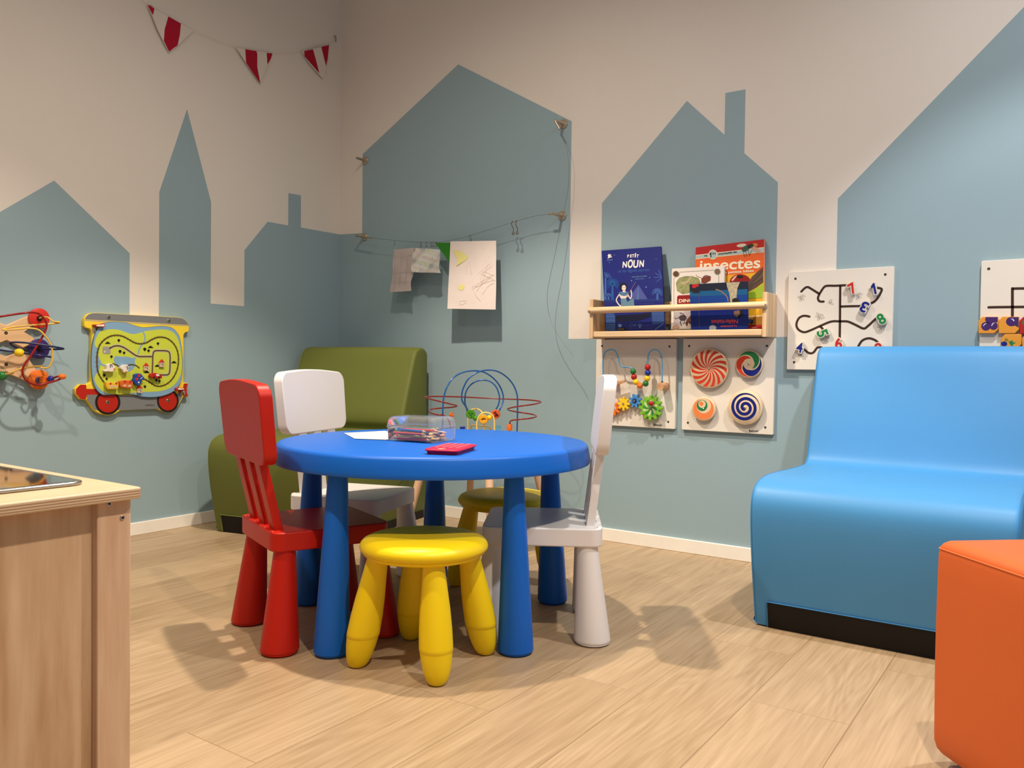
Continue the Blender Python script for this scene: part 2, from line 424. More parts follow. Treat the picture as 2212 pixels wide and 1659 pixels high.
# ---------------------------------------------------------------- chairs (face +y, origin on the floor)
def make_chair(m, label, loc, rotz, dz=0.0, yo=0.0, group=None):
    t = thing('child_chair', label, 'chair', loc, rotz, group)
    XY = Fr((0, 0, 0), (1, 0, 0), (0, 1, 0))
    # seat with two notches between the slats at its rear edge
    out = rrect(-0.15, 0.15, -0.157, 0.150, 0.032, 6)
    obj('seat', G().prism(XY, out, 0.245, 0.292), m, t, local=True, bevel=0.0045, seg=3, hard=True)
    for x0, x1 in ((-0.128, -0.113), (-0.064, -0.024), (0.024, 0.064), (0.113, 0.128)):
        obj('seat_lug', G().prism(XY, rrect(x0, x1, -0.1560, -0.143, 0.003, 2), 0.285, 0.2940), m, t, local=True, bevel=0.002)
    for sx in (-1, 1):
        for sy in (-1, 1):
            g = G().lathe((0, 0, 0), (0, 0, 1), [(0.001, 0.0), (0.038, 0.0), (0.0445, 0.004), (0.0450, 0.0085), (0.0462, 0.0092), (0.0465, 0.0105), (0.0462, 0.014), (0.0262, 0.247), (0.001, 0.247)], 32, cap=False)
            for q in g.v:
                f = q.z / 0.247; q.x += sx * (0.135 - 0.0165 * f); q.y += sy * (0.135 - 0.0165 * f)
            obj('leg', g, m, t, local=True, angle=25)
    for x in (-0.088, 0, 0.088):
        g = G(); n = 8
        for i in range(n + 1):
            f = i / n; z = 0.283 + (0.49 + dz - 0.283) * f
            yr = -0.1385 + yo * 0.1 - (0.0445 - yo * 0.9) * f; yf = yr + 0.022
            hw = 0.0225
            g.v += [Vector((x - hw, yr, z)), Vector((x + hw, yr, z)), Vector((x + hw, yf, z)), Vector((x - hw, yf, z))]
        for i in range(n):
            for k in range(4): g.f.append((i * 4 + k, i * 4 + (k + 1) % 4, i * 4 + 4 + (k + 1) % 4, i * 4 + 4 + k))
        g.f += [(3, 2, 1, 0), (4 * n, 4 * n + 1, 4 * n + 2, 4 * n + 3)]
        obj('back_slat', g, m, t, local=True, bevel=0.003, seg=2, hard=True)
    # back panel: domed rounded board, leaning back a little
    P = []
    zb, zt, hw = 0.462 + dz, 0.655 + dz, 0.190
    def corner(cx, cz, r, a0, a1, n=7):
        return [(cx + r * math.cos(math.radians(a0 + (a1 - a0) * k / n)), cz + r * math.sin(math.radians(a0 + (a1 - a0) * k / n))) for k in range(n + 1)]
    P += corner(hw - 0.036, zt - 0.036, 0.036, 6, 84)
    P += [(hw * f, zt + 0.008 * (1 - (f / 0.75) ** 2)) for f in (0.5, 0.25, 0, -0.25, -0.5)]
    P += corner(-hw + 0.036, zt - 0.036, 0.036, 96, 174)
    P += corner(-hw + 0.041, zb + 0.036, 0.036, 188, 270)
    P += corner(hw - 0.041, zb + 0.036, 0.036, 270, 352)
    XZ = Fr((0, 0, 0), (1, 0, 0), (0, 0, 1))
    g = G().prism(XZ, P, 0.157, 0.189)
    for q in g.v: q.y += yo - (q.z - 0.475) * 0.10 + 0.003 * (q.x / 0.16) ** 2
    obj('backrest', g, m, t, local=True, bevel=0.0035, seg=3, hard=True)
    return t
make_chair(RED, 'red plastic children\'s chair at the blue table with its back to the left', (1.4565, -1.4515, 0), -0.388, -0.005, -0.004)
WC = make_chair(WHITE, 'white plastic children\'s chair on the right of the blue table, seen from its side', (1.918, -1.064, 0), 2.118, 0.017, 0.020)
dup(WC, (1.203, -1.057, 0), -1.268, 'white plastic children\'s chair behind the blue table, its broad back facing the camera')

# ---------------------------------------------------------------- stools
def make_stool(label, loc, rotz):
    t = thing('round_stool', label, 'stool', loc, rotz)
    prof = [(0.001, 0.2975), (0.09, 0.298), (0.118, 0.2965), (0.133, 0.2935), (0.1435, 0.288), (0.149, 0.281), (0.1515, 0.274), (0.150, 0.2675), (0.1455, 0.2635), (0.1440, 0.2628), (0.1448, 0.2618), (0.1425, 0.2575), (0.137, 0.2535), (0.128, 0.2520), (0.001, 0.2520)]
    obj('seat', G().lathe((0, 0, 0), (0, 0, 1), prof, 72, cap=False), YELLOW, t, local=True, angle=60)
    lp = [(0.001, 0.0), (0.014, 0.0), (0.020, 0.003), (0.0255, 0.012), (0.0305, 0.028), (0.0345, 0.050), (0.0365, 0.068), (0.0369, 0.0710), (0.0378, 0.0720), (0.0379, 0.080), (0.0370, 0.115), (0.0338, 0.160), (0.0288, 0.205), (0.0238, 0.257), (0.001, 0.257)]
    for k in range(4):
        a = math.radians(45 + 90 * k)
        g = G().lathe((0, 0, 0), (0, 0, 1), lp, 32, cap=False)
        for q in g.v:
            r = 0.155 - 0.047 * q.z / 0.258; q.x += math.cos(a) * r; q.y += math.sin(a) * r
        obj('leg', g, YELLOW, t, local=True, angle=60)
    return t
S1 = make_stool('yellow plastic round stool with four bulging legs in front of the blue table', (1.839, -1.457, 0), math.radians(-37.6 - 45))
dup(S1, (1.614, -0.803, 0), math.radians(39 - 45), 'yellow plastic round stool half hidden beyond the blue table, near the wall')

# ---------------------------------------------------------------- padded sofas
PROF = [(-0.026, 0.004), (-0.026, 0.728), (-0.028, 0.754), (-0.040, 0.7715), (-0.060, 0.7785), (-0.080, 0.7775), (-0.101, 0.766), (-0.115, 0.744), (-0.140, 0.665), (-0.176, 0.547), (-0.203, 0.45), (-0.216, 0.415), (-0.236, 0.402), (-0.30, 0.400), (-0.425, 0.402), (-0.56, 0.407), (-0.64, 0.407), (-0.70, 0.401), (-0.738, 0.385), (-0.757, 0.358), (-0.7625, 0.325), (-0.760, 0.27), (-0.748, 0.19), (-0.728, 0.10), (-0.7055, 0.004)]
def make_sofa(label, m, md, loc, rotz, bk=1.0):
    t = thing('padded_sofa', label, 'sofa', loc, rotz)
    W = 0.62; S = Fr((0, 0, 0), (0, 1, 0), (0, 0, 1))     # normal +x
    P = [(y * (1 + (bk - 1) * min(1, max(0, (z - 0.40) / 0.05))) if -0.30 < y < -0.03 else y, z) for y, z in PROF]
    for _ in range(2):
        Q = [P[0]]
        for p, q in zip(P[:-1], P[1:]): Q += [(p[0] * .75 + q[0] * .25, p[1] * .75 + q[1] * .25), (p[0] * .25 + q[0] * .75, p[1] * .25 + q[1] * .75)]
        P = Q + [P[-1]]
    P = [q for i, q in enumerate(P) if i == 0 or math.dist(q, P[i - 1]) > 0.002]
    g = G(); cx, cz = -0.36, 0.3
    # rounded side edges: inset rings at each end
    rings = [(0.0, 0.013), (0.0015, 0.0075), (0.0055, 0.003), (0.012, 0.0009), (0.022, 0.0), (W / 2, -0.0015), (W - 0.020, 0.0), (W - 0.012, 0.0007), (W - 0.0055, 0.003), (W - 0.0015, 0.0075), (W, 0.013)]
    n = len(P)
    def inset(P, e):
        out = []
        for i in range(n):
            a = P[i - 1]; b = P[(i + 1) % n]; tx, ty = b[0] - a[0], b[1] - a[1]; l = math.hypot(tx, ty) or 1
            out.append((P[i][0] - ty / l * e, P[i][1] + tx / l * e))
        return out
    for x, e in rings:
        for (y, z) in inset(P, e): g.v.append(Vector((x, y, max(z, 0.004))))
    for r in range(len(rings) - 1):
        for i in range(n):
            j = (i + 1) % n
            g.f.append((r * n + i, r * n + j, (r + 1) * n + j, (r + 1) * n + i))
    g.f.append(tuple(range(n - 1, -1, -1))); g.f.append(tuple((len(rings) - 1) * n + i for i in range(n)))
    obj('cushion_body', g, m, t, local=True, angle=50)
    for x in (0.0065, W - 0.0065):
        st = G().tube([(x, y, max(z, 0.006)) for y, z in inset(P, 0.0026)], 0.0013, 6)
        obj('seam_piping', st, md, t, local=True)
    # black timber plinth showing through the cut-out hem
    g = G().prism(S, [(-0.10, 0.0), (-0.7075, 0.0), (-0.7235, 0.072), (-0.10, 0.072)], 0.042, W - 0.042)
    BL = mat('black_plinth', (12, 10, 9), 0.6, mottle=0.2)
    obj('plinth', g, BL, t, local=True)
    for x0, x1 in ((-0.003, 0.05), (W - 0.05, W + 0.003)):
        obj('plinth', G().box(x0, x1, -0.655, -0.06, 0.0, 0.035), BL, t, local=True)
    st = G().tube([(0.040, -0.713, 0.004), (0.040, -0.7262, 0.0745), (W - 0.040, -0.7262, 0.0745), (W - 0.040, -0.713, 0.004)], 0.0016, 6)
    obj('hem_piping', st, md, t, local=True)
    return t
BV = mat('blue_vinyl', (74, 146, 202), 0.46, mottle=0.025, mscale=5, bump=0.10, bscale=500, spec=0.40)
BVD = mat('blue_vinyl_seam', (56, 130, 190), 0.5)
GV = mat('green_vinyl', (102, 108, 48), 0.55, mottle=0.03, mscale=5, bump=0.1, bscale=500, spec=0.3)
GVD = mat('green_vinyl_seam', (118, 128, 62), 0.6)
make_sofa('light blue vinyl padded sofa by the right-hand wall', BV, BVD, (2.386, -0.007, 0), 0.0)
make_sofa('olive green padded sofa in the corner behind the chairs', GV, GVD, (0.030, -0.160, 0), math.radians(12.5), 1.28)

# ---------------------------------------------------------------- orange pouf
def make_pouf():
    a = math.radians(-47.5); c = Vector((2.899, -1.300, 0))
    t = thing('orange_pouf', 'orange vinyl cube pouf at the right edge, in front of the blue sofa', 'pouf', c, a)
    OR = mat('orange_vinyl', (206, 98, 44), 0.55, mottle=0.03, mscale=6, bump=0.1, bscale=600, spec=0.35)
    XY = Fr((0, 0, 0), (1, 0, 0), (0, 1, 0)); s = 0.42
    rr = G(); n = 0
    rings = [(0.022, 0.016), (0.025, 0.008), (0.032, 0.003), (0.045, 0.0)] + [(0.045 + 0.33 * k / 10, -0.0012 * math.sin(math.pi * k / 10)) for k in range(1, 10)] + [(0.376, 0.0), (0.389, 0.0015), (0.396, 0.005), (0.4005, 0.011), (0.4025, 0.022)]
    for z, e in rings:
        P = rrect(e, s - e, e, s - e, 0.015, 8); n = len(P)
        rr.v += [Vector((x, y, z)) for x, y in P]
    for r in range(len(rings) - 1):
        for i in range(n): rr.f.append((r * n + i, r * n + (i + 1) % n, (r + 1) * n + (i + 1) % n, (r + 1) * n + i))
    rr.f += [tuple(range(n - 1, -1, -1)), tuple((len(rings) - 1) * n + i for i in range(n))]
    obj('cushion_body', rr, OR, t, local=True, angle=60)
    P = rrect(0.0012, s - 0.0012, 0.0012, s - 0.0012, 0.014, 8)
    obj('seam_piping', G().tube([(x, y, 0.387) for x, y in P], 0.0015, 8, True), mat('orange_seam', (216, 106, 50), 0.6), t, local=True)
    for x in (0.05, s - 0.05):
        for y in (0.05, s - 0.05):
            obj('foot', G().lathe((x, y, 0), (0, 0, 1), [(0.02, 0), (0.02, 0.024)], 20), MATS['black_plinth'], t, local=True)
make_pouf()

# ---------------------------------------------------------------- play kitchen unit
def make_kitchen():
    BIRCH = wood('birch_panel', (222, 188, 150), (184, 142, 102), 'z', 3.2, 9.0, 0.45, 5.0, rw=0.12)
    POST = wood('beech_post', (220, 184, 150), (202, 160, 124), 'z', 6.0, 12.0, 0.45, 2.5, rw=0.10)
    TOPW = wood('birch_top', (218, 192, 154), (206, 176, 136), 'y', 6.0, 8.0, 0.35, 0.8)
    x1, y1, zt = 2.066, -2.302, 0.53
    x0, y0 = 1.40, -3.35
    t = thing('play_kitchen', 'birch plywood play kitchen unit at the left edge with an inset metal tray', 'play kitchen', (x1, y1, 0))
    XY = Fr((0, 0, 0), (1, 0, 0), (0, 1, 0))
    obj('worktop', G().prism(XY, rrect(x0, x1, y0, y1, 0.006, 3), zt - 0.0155, zt), TOPW, t, bevel=0.002)
    PL = mat('plywood_edge_dark', (176, 132, 104), 0.6); 
    for z in (zt - 0.0045, zt - 0.0080, zt - 0.0115): obj('plywood_layer', G().prism(XY, rrect(x0 - 0.0003, x1 + 0.0003, y0 - 0.0003, y1 + 0.0003, 0.006, 3), z - 0.0006, z + 0.0006), PL, t)
    for yy in (y1 - 0.009 - 0.046, y0 + 0.008):
        g = G().box(x1 - 0.030, x1 - 0.012, yy, yy + 0.046, 0, zt - 0.0155)
        obj('corner_post', g, POST, t, bevel=0.0015)
    obj('side_panel', G().box(x1 - 0.038, x1 - 0.024, y0 + 0.03, y1 - 0.05, 0.03, zt - 0.016), BIRCH, t)
    obj('side_panel', G().box(x0 + 0.02, x1 - 0.031, y1 - 0.020, y1 - 0.008, 0.0, zt - 0.016), BIRCH, t)
    obj('side_panel', G().box(x0 + 0.02, x0 + 0.034, y0 + 0.02, y1 - 0.021, 0.0, zt - 0.016), BIRCH, t)
    F = Fr((x1 - 0.012, 0, 0), (0, 1, 0), (0, 0, 1))
    for px_, py_ in ((235, 1088), (264, 1118)):
        u, v = F.px(px_, py_)
        s = obj('screw', G().lathe(F.p(u, v, -0.002), F.N, [(0.0032, 0), (0.0032, 0.003), (0.0028, 0.0034), (0.0018, 0.0034), (0.0017, 0.0024), (0.0004, 0.0022)], 20), mat('steel', (190, 188, 184), 0.3, metal=1.0), t)
        obj('socket', G().lathe(F.p(u, v, 0.0012), F.N, [(0.0015, 0), (0.0015, 0.0006)], 6), mat('socket_dark', (30, 26, 30), 0.6), s)
    # tray
    tx1, ty1 = 1.992, -2.336
    tx0, ty0 = 1.52, -2.90
    tr = obj('tray_rim', G().prism(XY, rrect(tx0, tx1, ty0, ty1, 0.022, 6), zt, zt + 0.0055), mat('brushed_steel', (176, 172, 166), 0.28, metal=1.0), t, bevel=0.0022, seg=3)
    obj('tray_plate', G().prism(XY, rrect(tx0 + 0.009, tx1 - 0.009, ty0 + 0.009, ty1 - 0.009, 0.014, 6), zt + 0.0052, zt + 0.0058), mat('mirror_plate', (186, 180, 168), 0.04, metal=1.0), t)
make_kitchen()

# ================================================================ things on the walls
STEEL = MATS['steel']; DARK = mat('dark_hole', (40, 30, 24), 0.6); BLACK = mat('black', (18, 16, 16), 0.6)
LT_WOOD = wood('pine', (230, 198, 156), (202, 162, 118), 'x', 7.0, 22.0, 0.45, 2.4)
def cyl(fr, u, v, d0, d1, r, seg=24, ch=0.0):
    pr = [(r, d0), (r, d1)] if not ch else [(r, d0), (r, d1 - ch), (r - ch, d1)]
    return G().lathe(fr.p(u, v, 0), fr.N, pr, seg)
def screw(parent, fr, u, v, d, r=0.0052, m1=None):
    s = obj('screw', cyl(fr, u, v, d, d + 0.0012, r, 20, 0.0006), m1 or DARK, parent)
    obj('socket', cyl(fr, u, v, d + 0.001, d + 0.0016, r * 0.45, 6), mat('socket_grey', (120, 108, 96), 0.4, metal=0.6), s)
    return s
def decal(name, fr, z, lst, d, m, parent, th=0.0004, **k):
    return obj(name, G().prism(fr, pts(fr, z, lst, d), d - th, d), m, parent, smooth=False, **k)

# ---------------------------------------------------------------- bunting on the left wall
def make_bunting():
    z = crop(280, 0, 4.424); D = 0.012
    t = thing('bunting', 'string of white pennants with red stripes high on the left wall', 'bunting', (0.0, WL.px(520, 100)[0], WL.px(520, 100)[1]))
    FAB = mat('pennant_white', (222, 212, 200), 0.85); RF = mat('pennant_red', (172, 14, 44), 0.85)
    sp = pts(WL, z, [(60, -60), (170, 40), (368, 155), (612, 290), (800, 370), (1020, 450), (1200, 485), (1400, 505), (1640, 492), (1830, 445), (1905, 428), (1965, 395)], D)
    obj('string', G().tube([WL.p(u, v, D) for u, v in cat(sp, 6)], 0.0008, 6), mat('string', (214, 202, 188), 0.8), t)
    u, v = WL.px(*z(1968, 365), 0.01)
    obj('wall_hook', G().tube([WL.p(u, v - 0.02, 0.012), WL.p(u, v + 0.004, 0.012), WL.p(u, v + 0.012, 0.006), WL.p(u, v + 0.010, 0.0)], 0.003, 8), mat('hook_grey', (150, 140, 128), 0.5), t)
    fl = [([(170, 45), (400, 175), (612, 292), (540, 360), (460, 440), (378, 500), (325, 400), (270, 290), (215, 150)],
           [[(172, 50), (200, 50), (238, 80), (222, 145)], [(370, 157), (490, 225), (480, 330), (458, 435), (420, 460), (378, 495), (327, 390), (335, 280)]]),
          ([(1015, 452), (1200, 485), (1365, 508), (1310, 640), (1250, 802), (1113, 605)],
           [[(1105, 467), (1212, 488), (1220, 520), (1219, 640), (1250, 800), (1180, 700), (1113, 600)], [(1310, 505), (1365, 510), (1350, 560), (1317, 615)]]),
          ([(1645, 490), (1780, 462), (1905, 430), (1890, 600), (1852, 758), (1720, 610)],
           [[(1668, 487), (1752, 472), (1785, 590), (1812, 700), (1725, 600), (1672, 535)], [(1832, 448), (1905, 430), (1893, 560), (1877, 632)]])]
    for outline, reds in fl:
        P = pts(WL, z, outline, D)
        f = obj('pennant', G().prism(WL, P, D - 0.0006, D), FAB, t, smooth=False)
        for r in reds: obj('red_stripe', G().prism(WL, pts(WL, z, r, D), D, D + 0.0006), RF, f, smooth=False)
make_bunting()

# ---------------------------------------------------------------- wire display rail
NICKEL = mat('brushed_nickel', (186, 172, 152), 0.35, metal=0.75)
def standoff(label, disc, tip, D, side=None):
    u, v = WR.px(*disc, 0.0); a, b = WR.px(*tip, D)
    t = thing('wire_standoff', label, 'wall fixing', WR.p(u, v, 0), 0, 'steel standoffs of the wire rails')
    obj('wall_disc', cyl(WR, u, v, 0.0, 0.006, 0.0195, 36, 0.0012), NICKEL, t)
    obj('post', G().tube([WR.p(u, v, 0.004), WR.p(a, b, D)], 0.0062, 16), NICKEL, t)
    if side:
        c, d = WR.px(*side, D)
        obj('wire_clamp', G().tube([WR.p(a, b, D), WR.p(c, d, D)], 0.0042, 12), NICKEL, t)
    return t
standoff('nickel standoff on the painted house, upper left, empty', (789, 347), (770, 341), 0.06)
standoff('nickel standoff on the painted house, lower left, holding the paper wire', (788, 512), (768, 508), 0.06, (803, 514))
standoff('nickel standoff on the painted house, upper right, with a loose wire hanging', (1217.5, 268), (1199, 261), 0.06, (1209, 279))
standoff('nickel standoff on the painted house, lower right, holding the paper wire', (1215, 466), (1195, 461.5), 0.06, (1183, 462.5))
WIRE = mat('steel_wire', (150, 146, 138), 0.35, metal=0.8)
D = 0.06
sp = [WR.px(x, y, D) for x, y in [(800, 513.5), (850, 519), (900, 523), (935, 524), (965, 521), (1015, 509), (1060, 495), (1110, 479.5), (1150, 468), (1186, 462.3)]]
obj('wire_rail', G().tube([WR.p(u, v, D) for u, v in cat(sp, 6)], 0.0009, 6), WIRE, loc=WR.p(*sp[0], D))
tag(bpy.data.objects['wire_rail'], 'thin steel wire sagging between the two lower standoffs, holding papers', 'wire')
lw = [(1209, 279, .06), (1221, 310, .06), (1228.5, 350, .05), (1228, 400, .045), (1221.5, 440, .05), (1213, 480, .06), (1200, 545, .07), (1187, 605, .075), (1182, 640, .08), (1185, 675, .08), (1196, 707, .08), (1216, 740, .085), (1236, 765, .09), (1248, 788, .09)]
P = [WR.p(*WR.px(x, y, d), d) for x, y, d in lw]
o = obj('loose_wire', G().tube([Vector(q) for q in cat([tuple(q) for q in P], 6)], 0.0009, 6), WIRE, loc=P[0])
tag(o, 'loose thin wire dangling from the upper right standoff down the wall', 'wire')

CLIPM = mat('clip_metal', (120, 104, 84), 0.35, metal=0.9)
def clip(label, x, y, s=1.0, two=True):
    u, v = WR.px(x, y, D)
    t = thing('wire_clip', label, 'clip', WR.p(u, v, D), 0, 'small metal clips on the paper wire')
    k = 0.011 * s
    def wp(o_): return [WR.p(u + a * k + o_ * k * 0.7, v + b * k, D + 0.002 * o_) for a, b in cat([(0.25, 0.1), (0.0, 0.35), (-0.3, 0.05), (-0.25, -0.8), (0.05, -1.3), (0.3, -1.8), (0.1, -2.5), (-0.2, -2.9), (0.2, -3.2), (0.55, -2.9), (0.3, -2.5)], 4)]
    obj('bent_wire', G().tube(wp(-1), 0.0011 * s, 6), CLIPM, t)
    if two: obj('bent_wire', G().tube(wp(1), 0.0011 * s, 6), CLIPM, t)
    return t
clip('empty bent-wire clip hanging alone on the right part of the wire', 1112, 480, 1.5)
clip('metal clip on top of the large scribbled paper', 1016, 509, 0.7)
clip('tiny metal clip at the top left corner of the torn paper', 852, 522, 0.5)
for x, nm_ in ((909, 'tiny metal clip on the foil sheet, first from the left'), (921, 'tiny metal clip on the foil sheet, second from the left'), (931, 'tiny metal clip in the cluster over the foil corner, its left one'), (936, 'tiny metal clip in the cluster over the foil corner, its middle one'), (942, 'tiny metal clip next to the green pennant, right end of the cluster')):
    clip(nm_, x, 523.5, 0.62)

def sheet(name, label, left, right, d_t, d_b, m, cat_, curl=0.0, seed=1, nx=14, rough=0.0):
    """paper between a left and a right edge line (photo points on the hanging plane), top to bottom"""
    rnd = random.Random(seed); ny = len(left) - 1
    L_, R_ = cat(left, 3), cat(right, 3); n = min(len(L_), len(R_)); g = G()
    ph = [rnd.uniform(0, 6) for _ in range(6)]
    for side in (0, 1):
        for j in range(n):
            f = j / (n - 1); d = d_t + (d_b - d_t) * f
            a = WR.px(*L_[j], d); b = WR.px(*R_[j], d)
            for i in range(nx + 1):
                e = i / nx
                w = rough * (math.sin(7 * e + ph[0] + 5 * f) + 0.7 * math.sin(11 * f + ph[1] - 4 * e) + 0.5 * math.sin(17 * e + 13 * f + ph[2])) + curl * (e - 0.5) * f
                g.v.append(WR.p(a[0] + (b[0] - a[0]) * e, a[1] + (b[1] - a[1]) * e, d + w - 0.0003 * side))
    W_ = nx + 1
    for j in range(n - 1):
        for i in range(nx):
            q = (j * W_ + i, j * W_ + i + 1, (j + 1) * W_ + i + 1, (j + 1) * W_ + i)
            g.f.append(q[::-1]); o_ = n * W_; g.f.append(tuple(k + o_ for k in q))
    o = obj(name, g, m, loc=WR.p(*WR.px(*left[0], d_t), d_t), angle=80)
    return tag(o, label, cat_)
PAPER = mat('paper', (228, 214, 206), 0.8, mottle=0.03, mscale=20)
z = crop(740, 400, 3.318)
p1 = sheet('torn_paper', 'crumpled torn paper with faint pencil lines, leftmost on the wire', [z(370, 462), z(360, 540), z(350, 640), z(335, 767)], [z(512, 448), z(512, 610), z(492, 690), z(499, 757)], 0.066, 0.074, mat('grey_paper', (190, 176, 172), 0.85, mottle=0.06, mscale=25), 'paper', 0.01, 3, rough=0.0018)
p2 = sheet('foil_sheet', 'shiny crinkled foil sheet clipped beside the torn paper', [z(505, 448), z(500, 520), z(498, 570), z(500, 624)], [z(694, 462), z(697, 520), z(699, 570), z(700, 629)], 0.070, 0.080, mat('foil', (250, 248, 244), 0.24, metal=0.85, bump=0.5, bscale=20), 'foil', 0.0, 5, rough=0.0055)
p3 = sheet('drawing', 'large white paper with pencil scribbles and two yellow patches', [z(774, 403), z(768, 560), z(762, 720), z(757, 886)], [z(1100, 398), z(1098, 560), z(1096, 720), z(1092, 891)], 0.066, 0.100, PAPER, 'drawing', -0.012, 7, rough=0.0006)
def on_sheet(name, P, w, m, parent, dd=0.0014, closed=False):
    """a mark on the large drawing (follows its lean)"""
    g = G(); out = []
    for x, y in P:
        px_, py_ = z(x, y); f = (y - 400) / 488.0; e = (x - 766) / 330.0
        d = 0.066 + 0.034 * f - 0.012 * (e - 0.5) * f + dd
        out.append(WR.p(*WR.px(px_, py_, d), d))
    if closed:
        c = sum(out, Vector()) / len(out); n = len(out); g.add(out + [c], [((i + 1) % n, i, n) for i in range(n)])
        g.f = [f_ for f_ in g.f]; g.add([q - Vector((0, 0.0004, 0)) for q in out + [c]], [(i, (i + 1) % n, n) for i in range(n)])
    else: g.tube(out, w, 4)
    return obj(name, g, m, parent, smooth=False)
YP = mat('yellow_crayon', (226, 218, 140), 0.9); PB = mat('pencil_brown', (206, 178, 160), 0.9); PK = mat('pencil_grey', (178, 168, 162), 0.9)
on_sheet('yellow_patch', [(790, 470), (815, 465), (850, 478), (902, 512), (880, 540), (815, 580), (825, 530)], 0, YP, p3, closed=True)
on_sheet('yellow_patch', [(826, 735), (840, 712), (868, 710), (876, 728), (862, 752), (838, 752)], 0, YP, p3, closed=True)
rs = random.Random(5)
for P, m_ in [([(915, 455), (912, 560), (930, 650)], PK), ([(1000, 410), (985, 470), (985, 530)], PB), ([(1035, 420), (1000, 480), (905, 550), (885, 645)], PB), ([(1050, 520), (985, 620), (930, 690), (950, 780), (990, 832)], PB), ([(960, 620), (1000, 640), (1095, 685)], PK),
             ([(1070, 580), (1000, 640), (995, 700), (1005, 745)], PB), ([(920, 740), (1000, 690), (1080, 640)], PB), ([(925, 750), (1010, 705), (1085, 680)], PB), ([(930, 725), (980, 720), (1090, 640)], PB), ([(995, 620), (1015, 600), (1060, 560)], PB), ([(1000, 785), (1040, 730), (1085, 700)], PB), ([(955, 538), (990, 525), (1035, 480)], PB), ([(905, 640), (1000, 620), (1085, 650)], PB),
             ([(845, 855), (842, 835), (885, 828), (878, 845), (850, 860), (840, 850)], PB), ([(1040, 570), (1000, 700), (960, 760)], PB)]:
    on_sheet('pencil_line', cat(P, 5), 0.00045, m_, p3, dd=0.0004)
for P in ([(415, 480), (418, 560), (412, 660), (405, 735)], [(455, 515), (462, 540), (455, 640), (440, 720)], [(360, 500), (430, 505), (500, 500)], [(350, 620), (420, 625), (500, 615)], [(343, 690), (420, 690), (480, 690)], [(372, 480), (372, 600), (365, 750)]):
    out = []
    for x, y in cat(P, 4):
        f = (y - 450) / 315.0; d = 0.066 + 0.008 * f + 0.0050
        out.append(WR.p(*WR.px(*z(x, y), d), d))
    obj('pencil_line', G().tube(out, 0.0005, 4), PK, p1)
g = G(); P = [WR.px(*z(*q), 0.064) for q in ((663, 413), (771, 412), (766, 552))]
o = obj('green_pennant', G().prism(WR, P, 0.063, 0.0645), mat('green_felt', (48, 128, 36), 0.9), loc=WR.p(*P[0], 0.064), smooth=False)
tag(o, 'small green felt triangle on the wire beside the large drawing', 'pennant')

# ---------------------------------------------------------------- pine picture ledge
def make_ledge():
    u0, u1 = 1.522, 2.2175; dd = 0.115
    t = thing('book_ledge', 'pine wall ledge with a round front rail holding picture books', 'shelf', (u0, 0, 0.813))
    for a, b in ((u0, u0 + 0.0155), (u1 - 0.0155, u1)):
        obj('end_board', G().prism(WR, rrect(a, b, 0.811, 0.966, 0.002, 1), 0.0, dd), LT_WOOD_Z, t, bevel=0.0035, seg=3)
    obj('shelf_board', G().box(u0 + 0.0155, u1 - 0.0155, -dd + 0.004, -0.0005, 0.816, 0.839), LT_WOOD, t, bevel=0.003)
    a = WR.px(1274, 671.5, dd + 0.004); b = WR.px(1657, 657.5, dd + 0.004); v = (a[1] + b[1]) / 2
    obj('front_rail', G().lathe(WR.p(u0 - 0.0035, v, dd + 0.003), (1, 0, 0), [(0.008, 0.0), (0.0118, 0.003), (0.0125, 0.006), (0.0125, u1 - u0 + 0.001), (0.0118, u1 - u0 + 0.004), (0.008, u1 - u0 + 0.007)], 28), LT_WOOD, t)
    obj('back_rail', G().box(u0 + 0.0155, u1 - 0.0155, -0.016, -0.0005, 0.868, 0.953), LT_WOOD, t, bevel=0.002)
    for x, y in ((1899, 745), (108, 808)):
        u, w = WR.px(1250 + x / 4.706, 500 + y / 4.706, dd + 0.015)
        obj('screw', cyl(WR, u, w, dd + 0.012, dd + 0.0162, 0.0028, 16, 0.0006), STEEL, t)
    for x, y in ((250, 905), (880, 830)):
        u, w = WR.px(1250 + x / 4.706, 500 + y / 4.706, 0.016)
        obj('screw_hole', cyl(WR, u, w, 0.0158, 0.0163, 0.0022, 14), DARK, t)
LT_WOOD_Z = wood('pine_upright', (228, 194, 152), (202, 164, 122), 'z', 7.0, 18.0, 0.45, 1.2)
make_ledge()

# ---------------------------------------------------------------- picture books
def book_frame(db, dt, h=0.30):
    """leaning plane: bottom edge db out of the wall on the ledge, top edge dt out"""
    n = Vector((0, -db, 0.8405)); V = Vector((0, -(dt - db), h))
    return Fr(n, (1, 0, 0), V)
def book(label, fr, corners, m, th=0.008, page=None):
    P = [fr.px(*q, 0) for q in corners]
    t = thing('picture_book', label, 'book', fr.p(P[3][0], P[3][1], 0), 0, 'picture books on the pine ledge')
    c = obj('front_cover', G().prism(fr, P, -0.0022, 0.0), m, t, bevel=0.0008)
    Q = [(P[0][0] + .002, P[0][1] - .002), (P[1][0] - .002, P[1][1] - .002), (P[2][0] - .002, P[2][1] + .002), (P[3][0] + .002, P[3][1] + .002)]
    obj('pages', G().prism(fr, Q, -th + 0.002, -0.0022), page or mat('book_pages', (226, 218, 204), 0.8), t)
    obj('back_cover', G().prism(fr, P, -th, -th + 0.002), m, t)
    return t, c
C_ = {}
def flat(name, c, r=0.45):
    return mat(name, c, r)
def art(c, name, fr, z, lst, lay, m, closed=True):
    return obj(name, G().prism(fr, pts(fr, z, lst, 0), 0.0, 0.0003 + 0.00025 * lay), m, c, smooth=False)
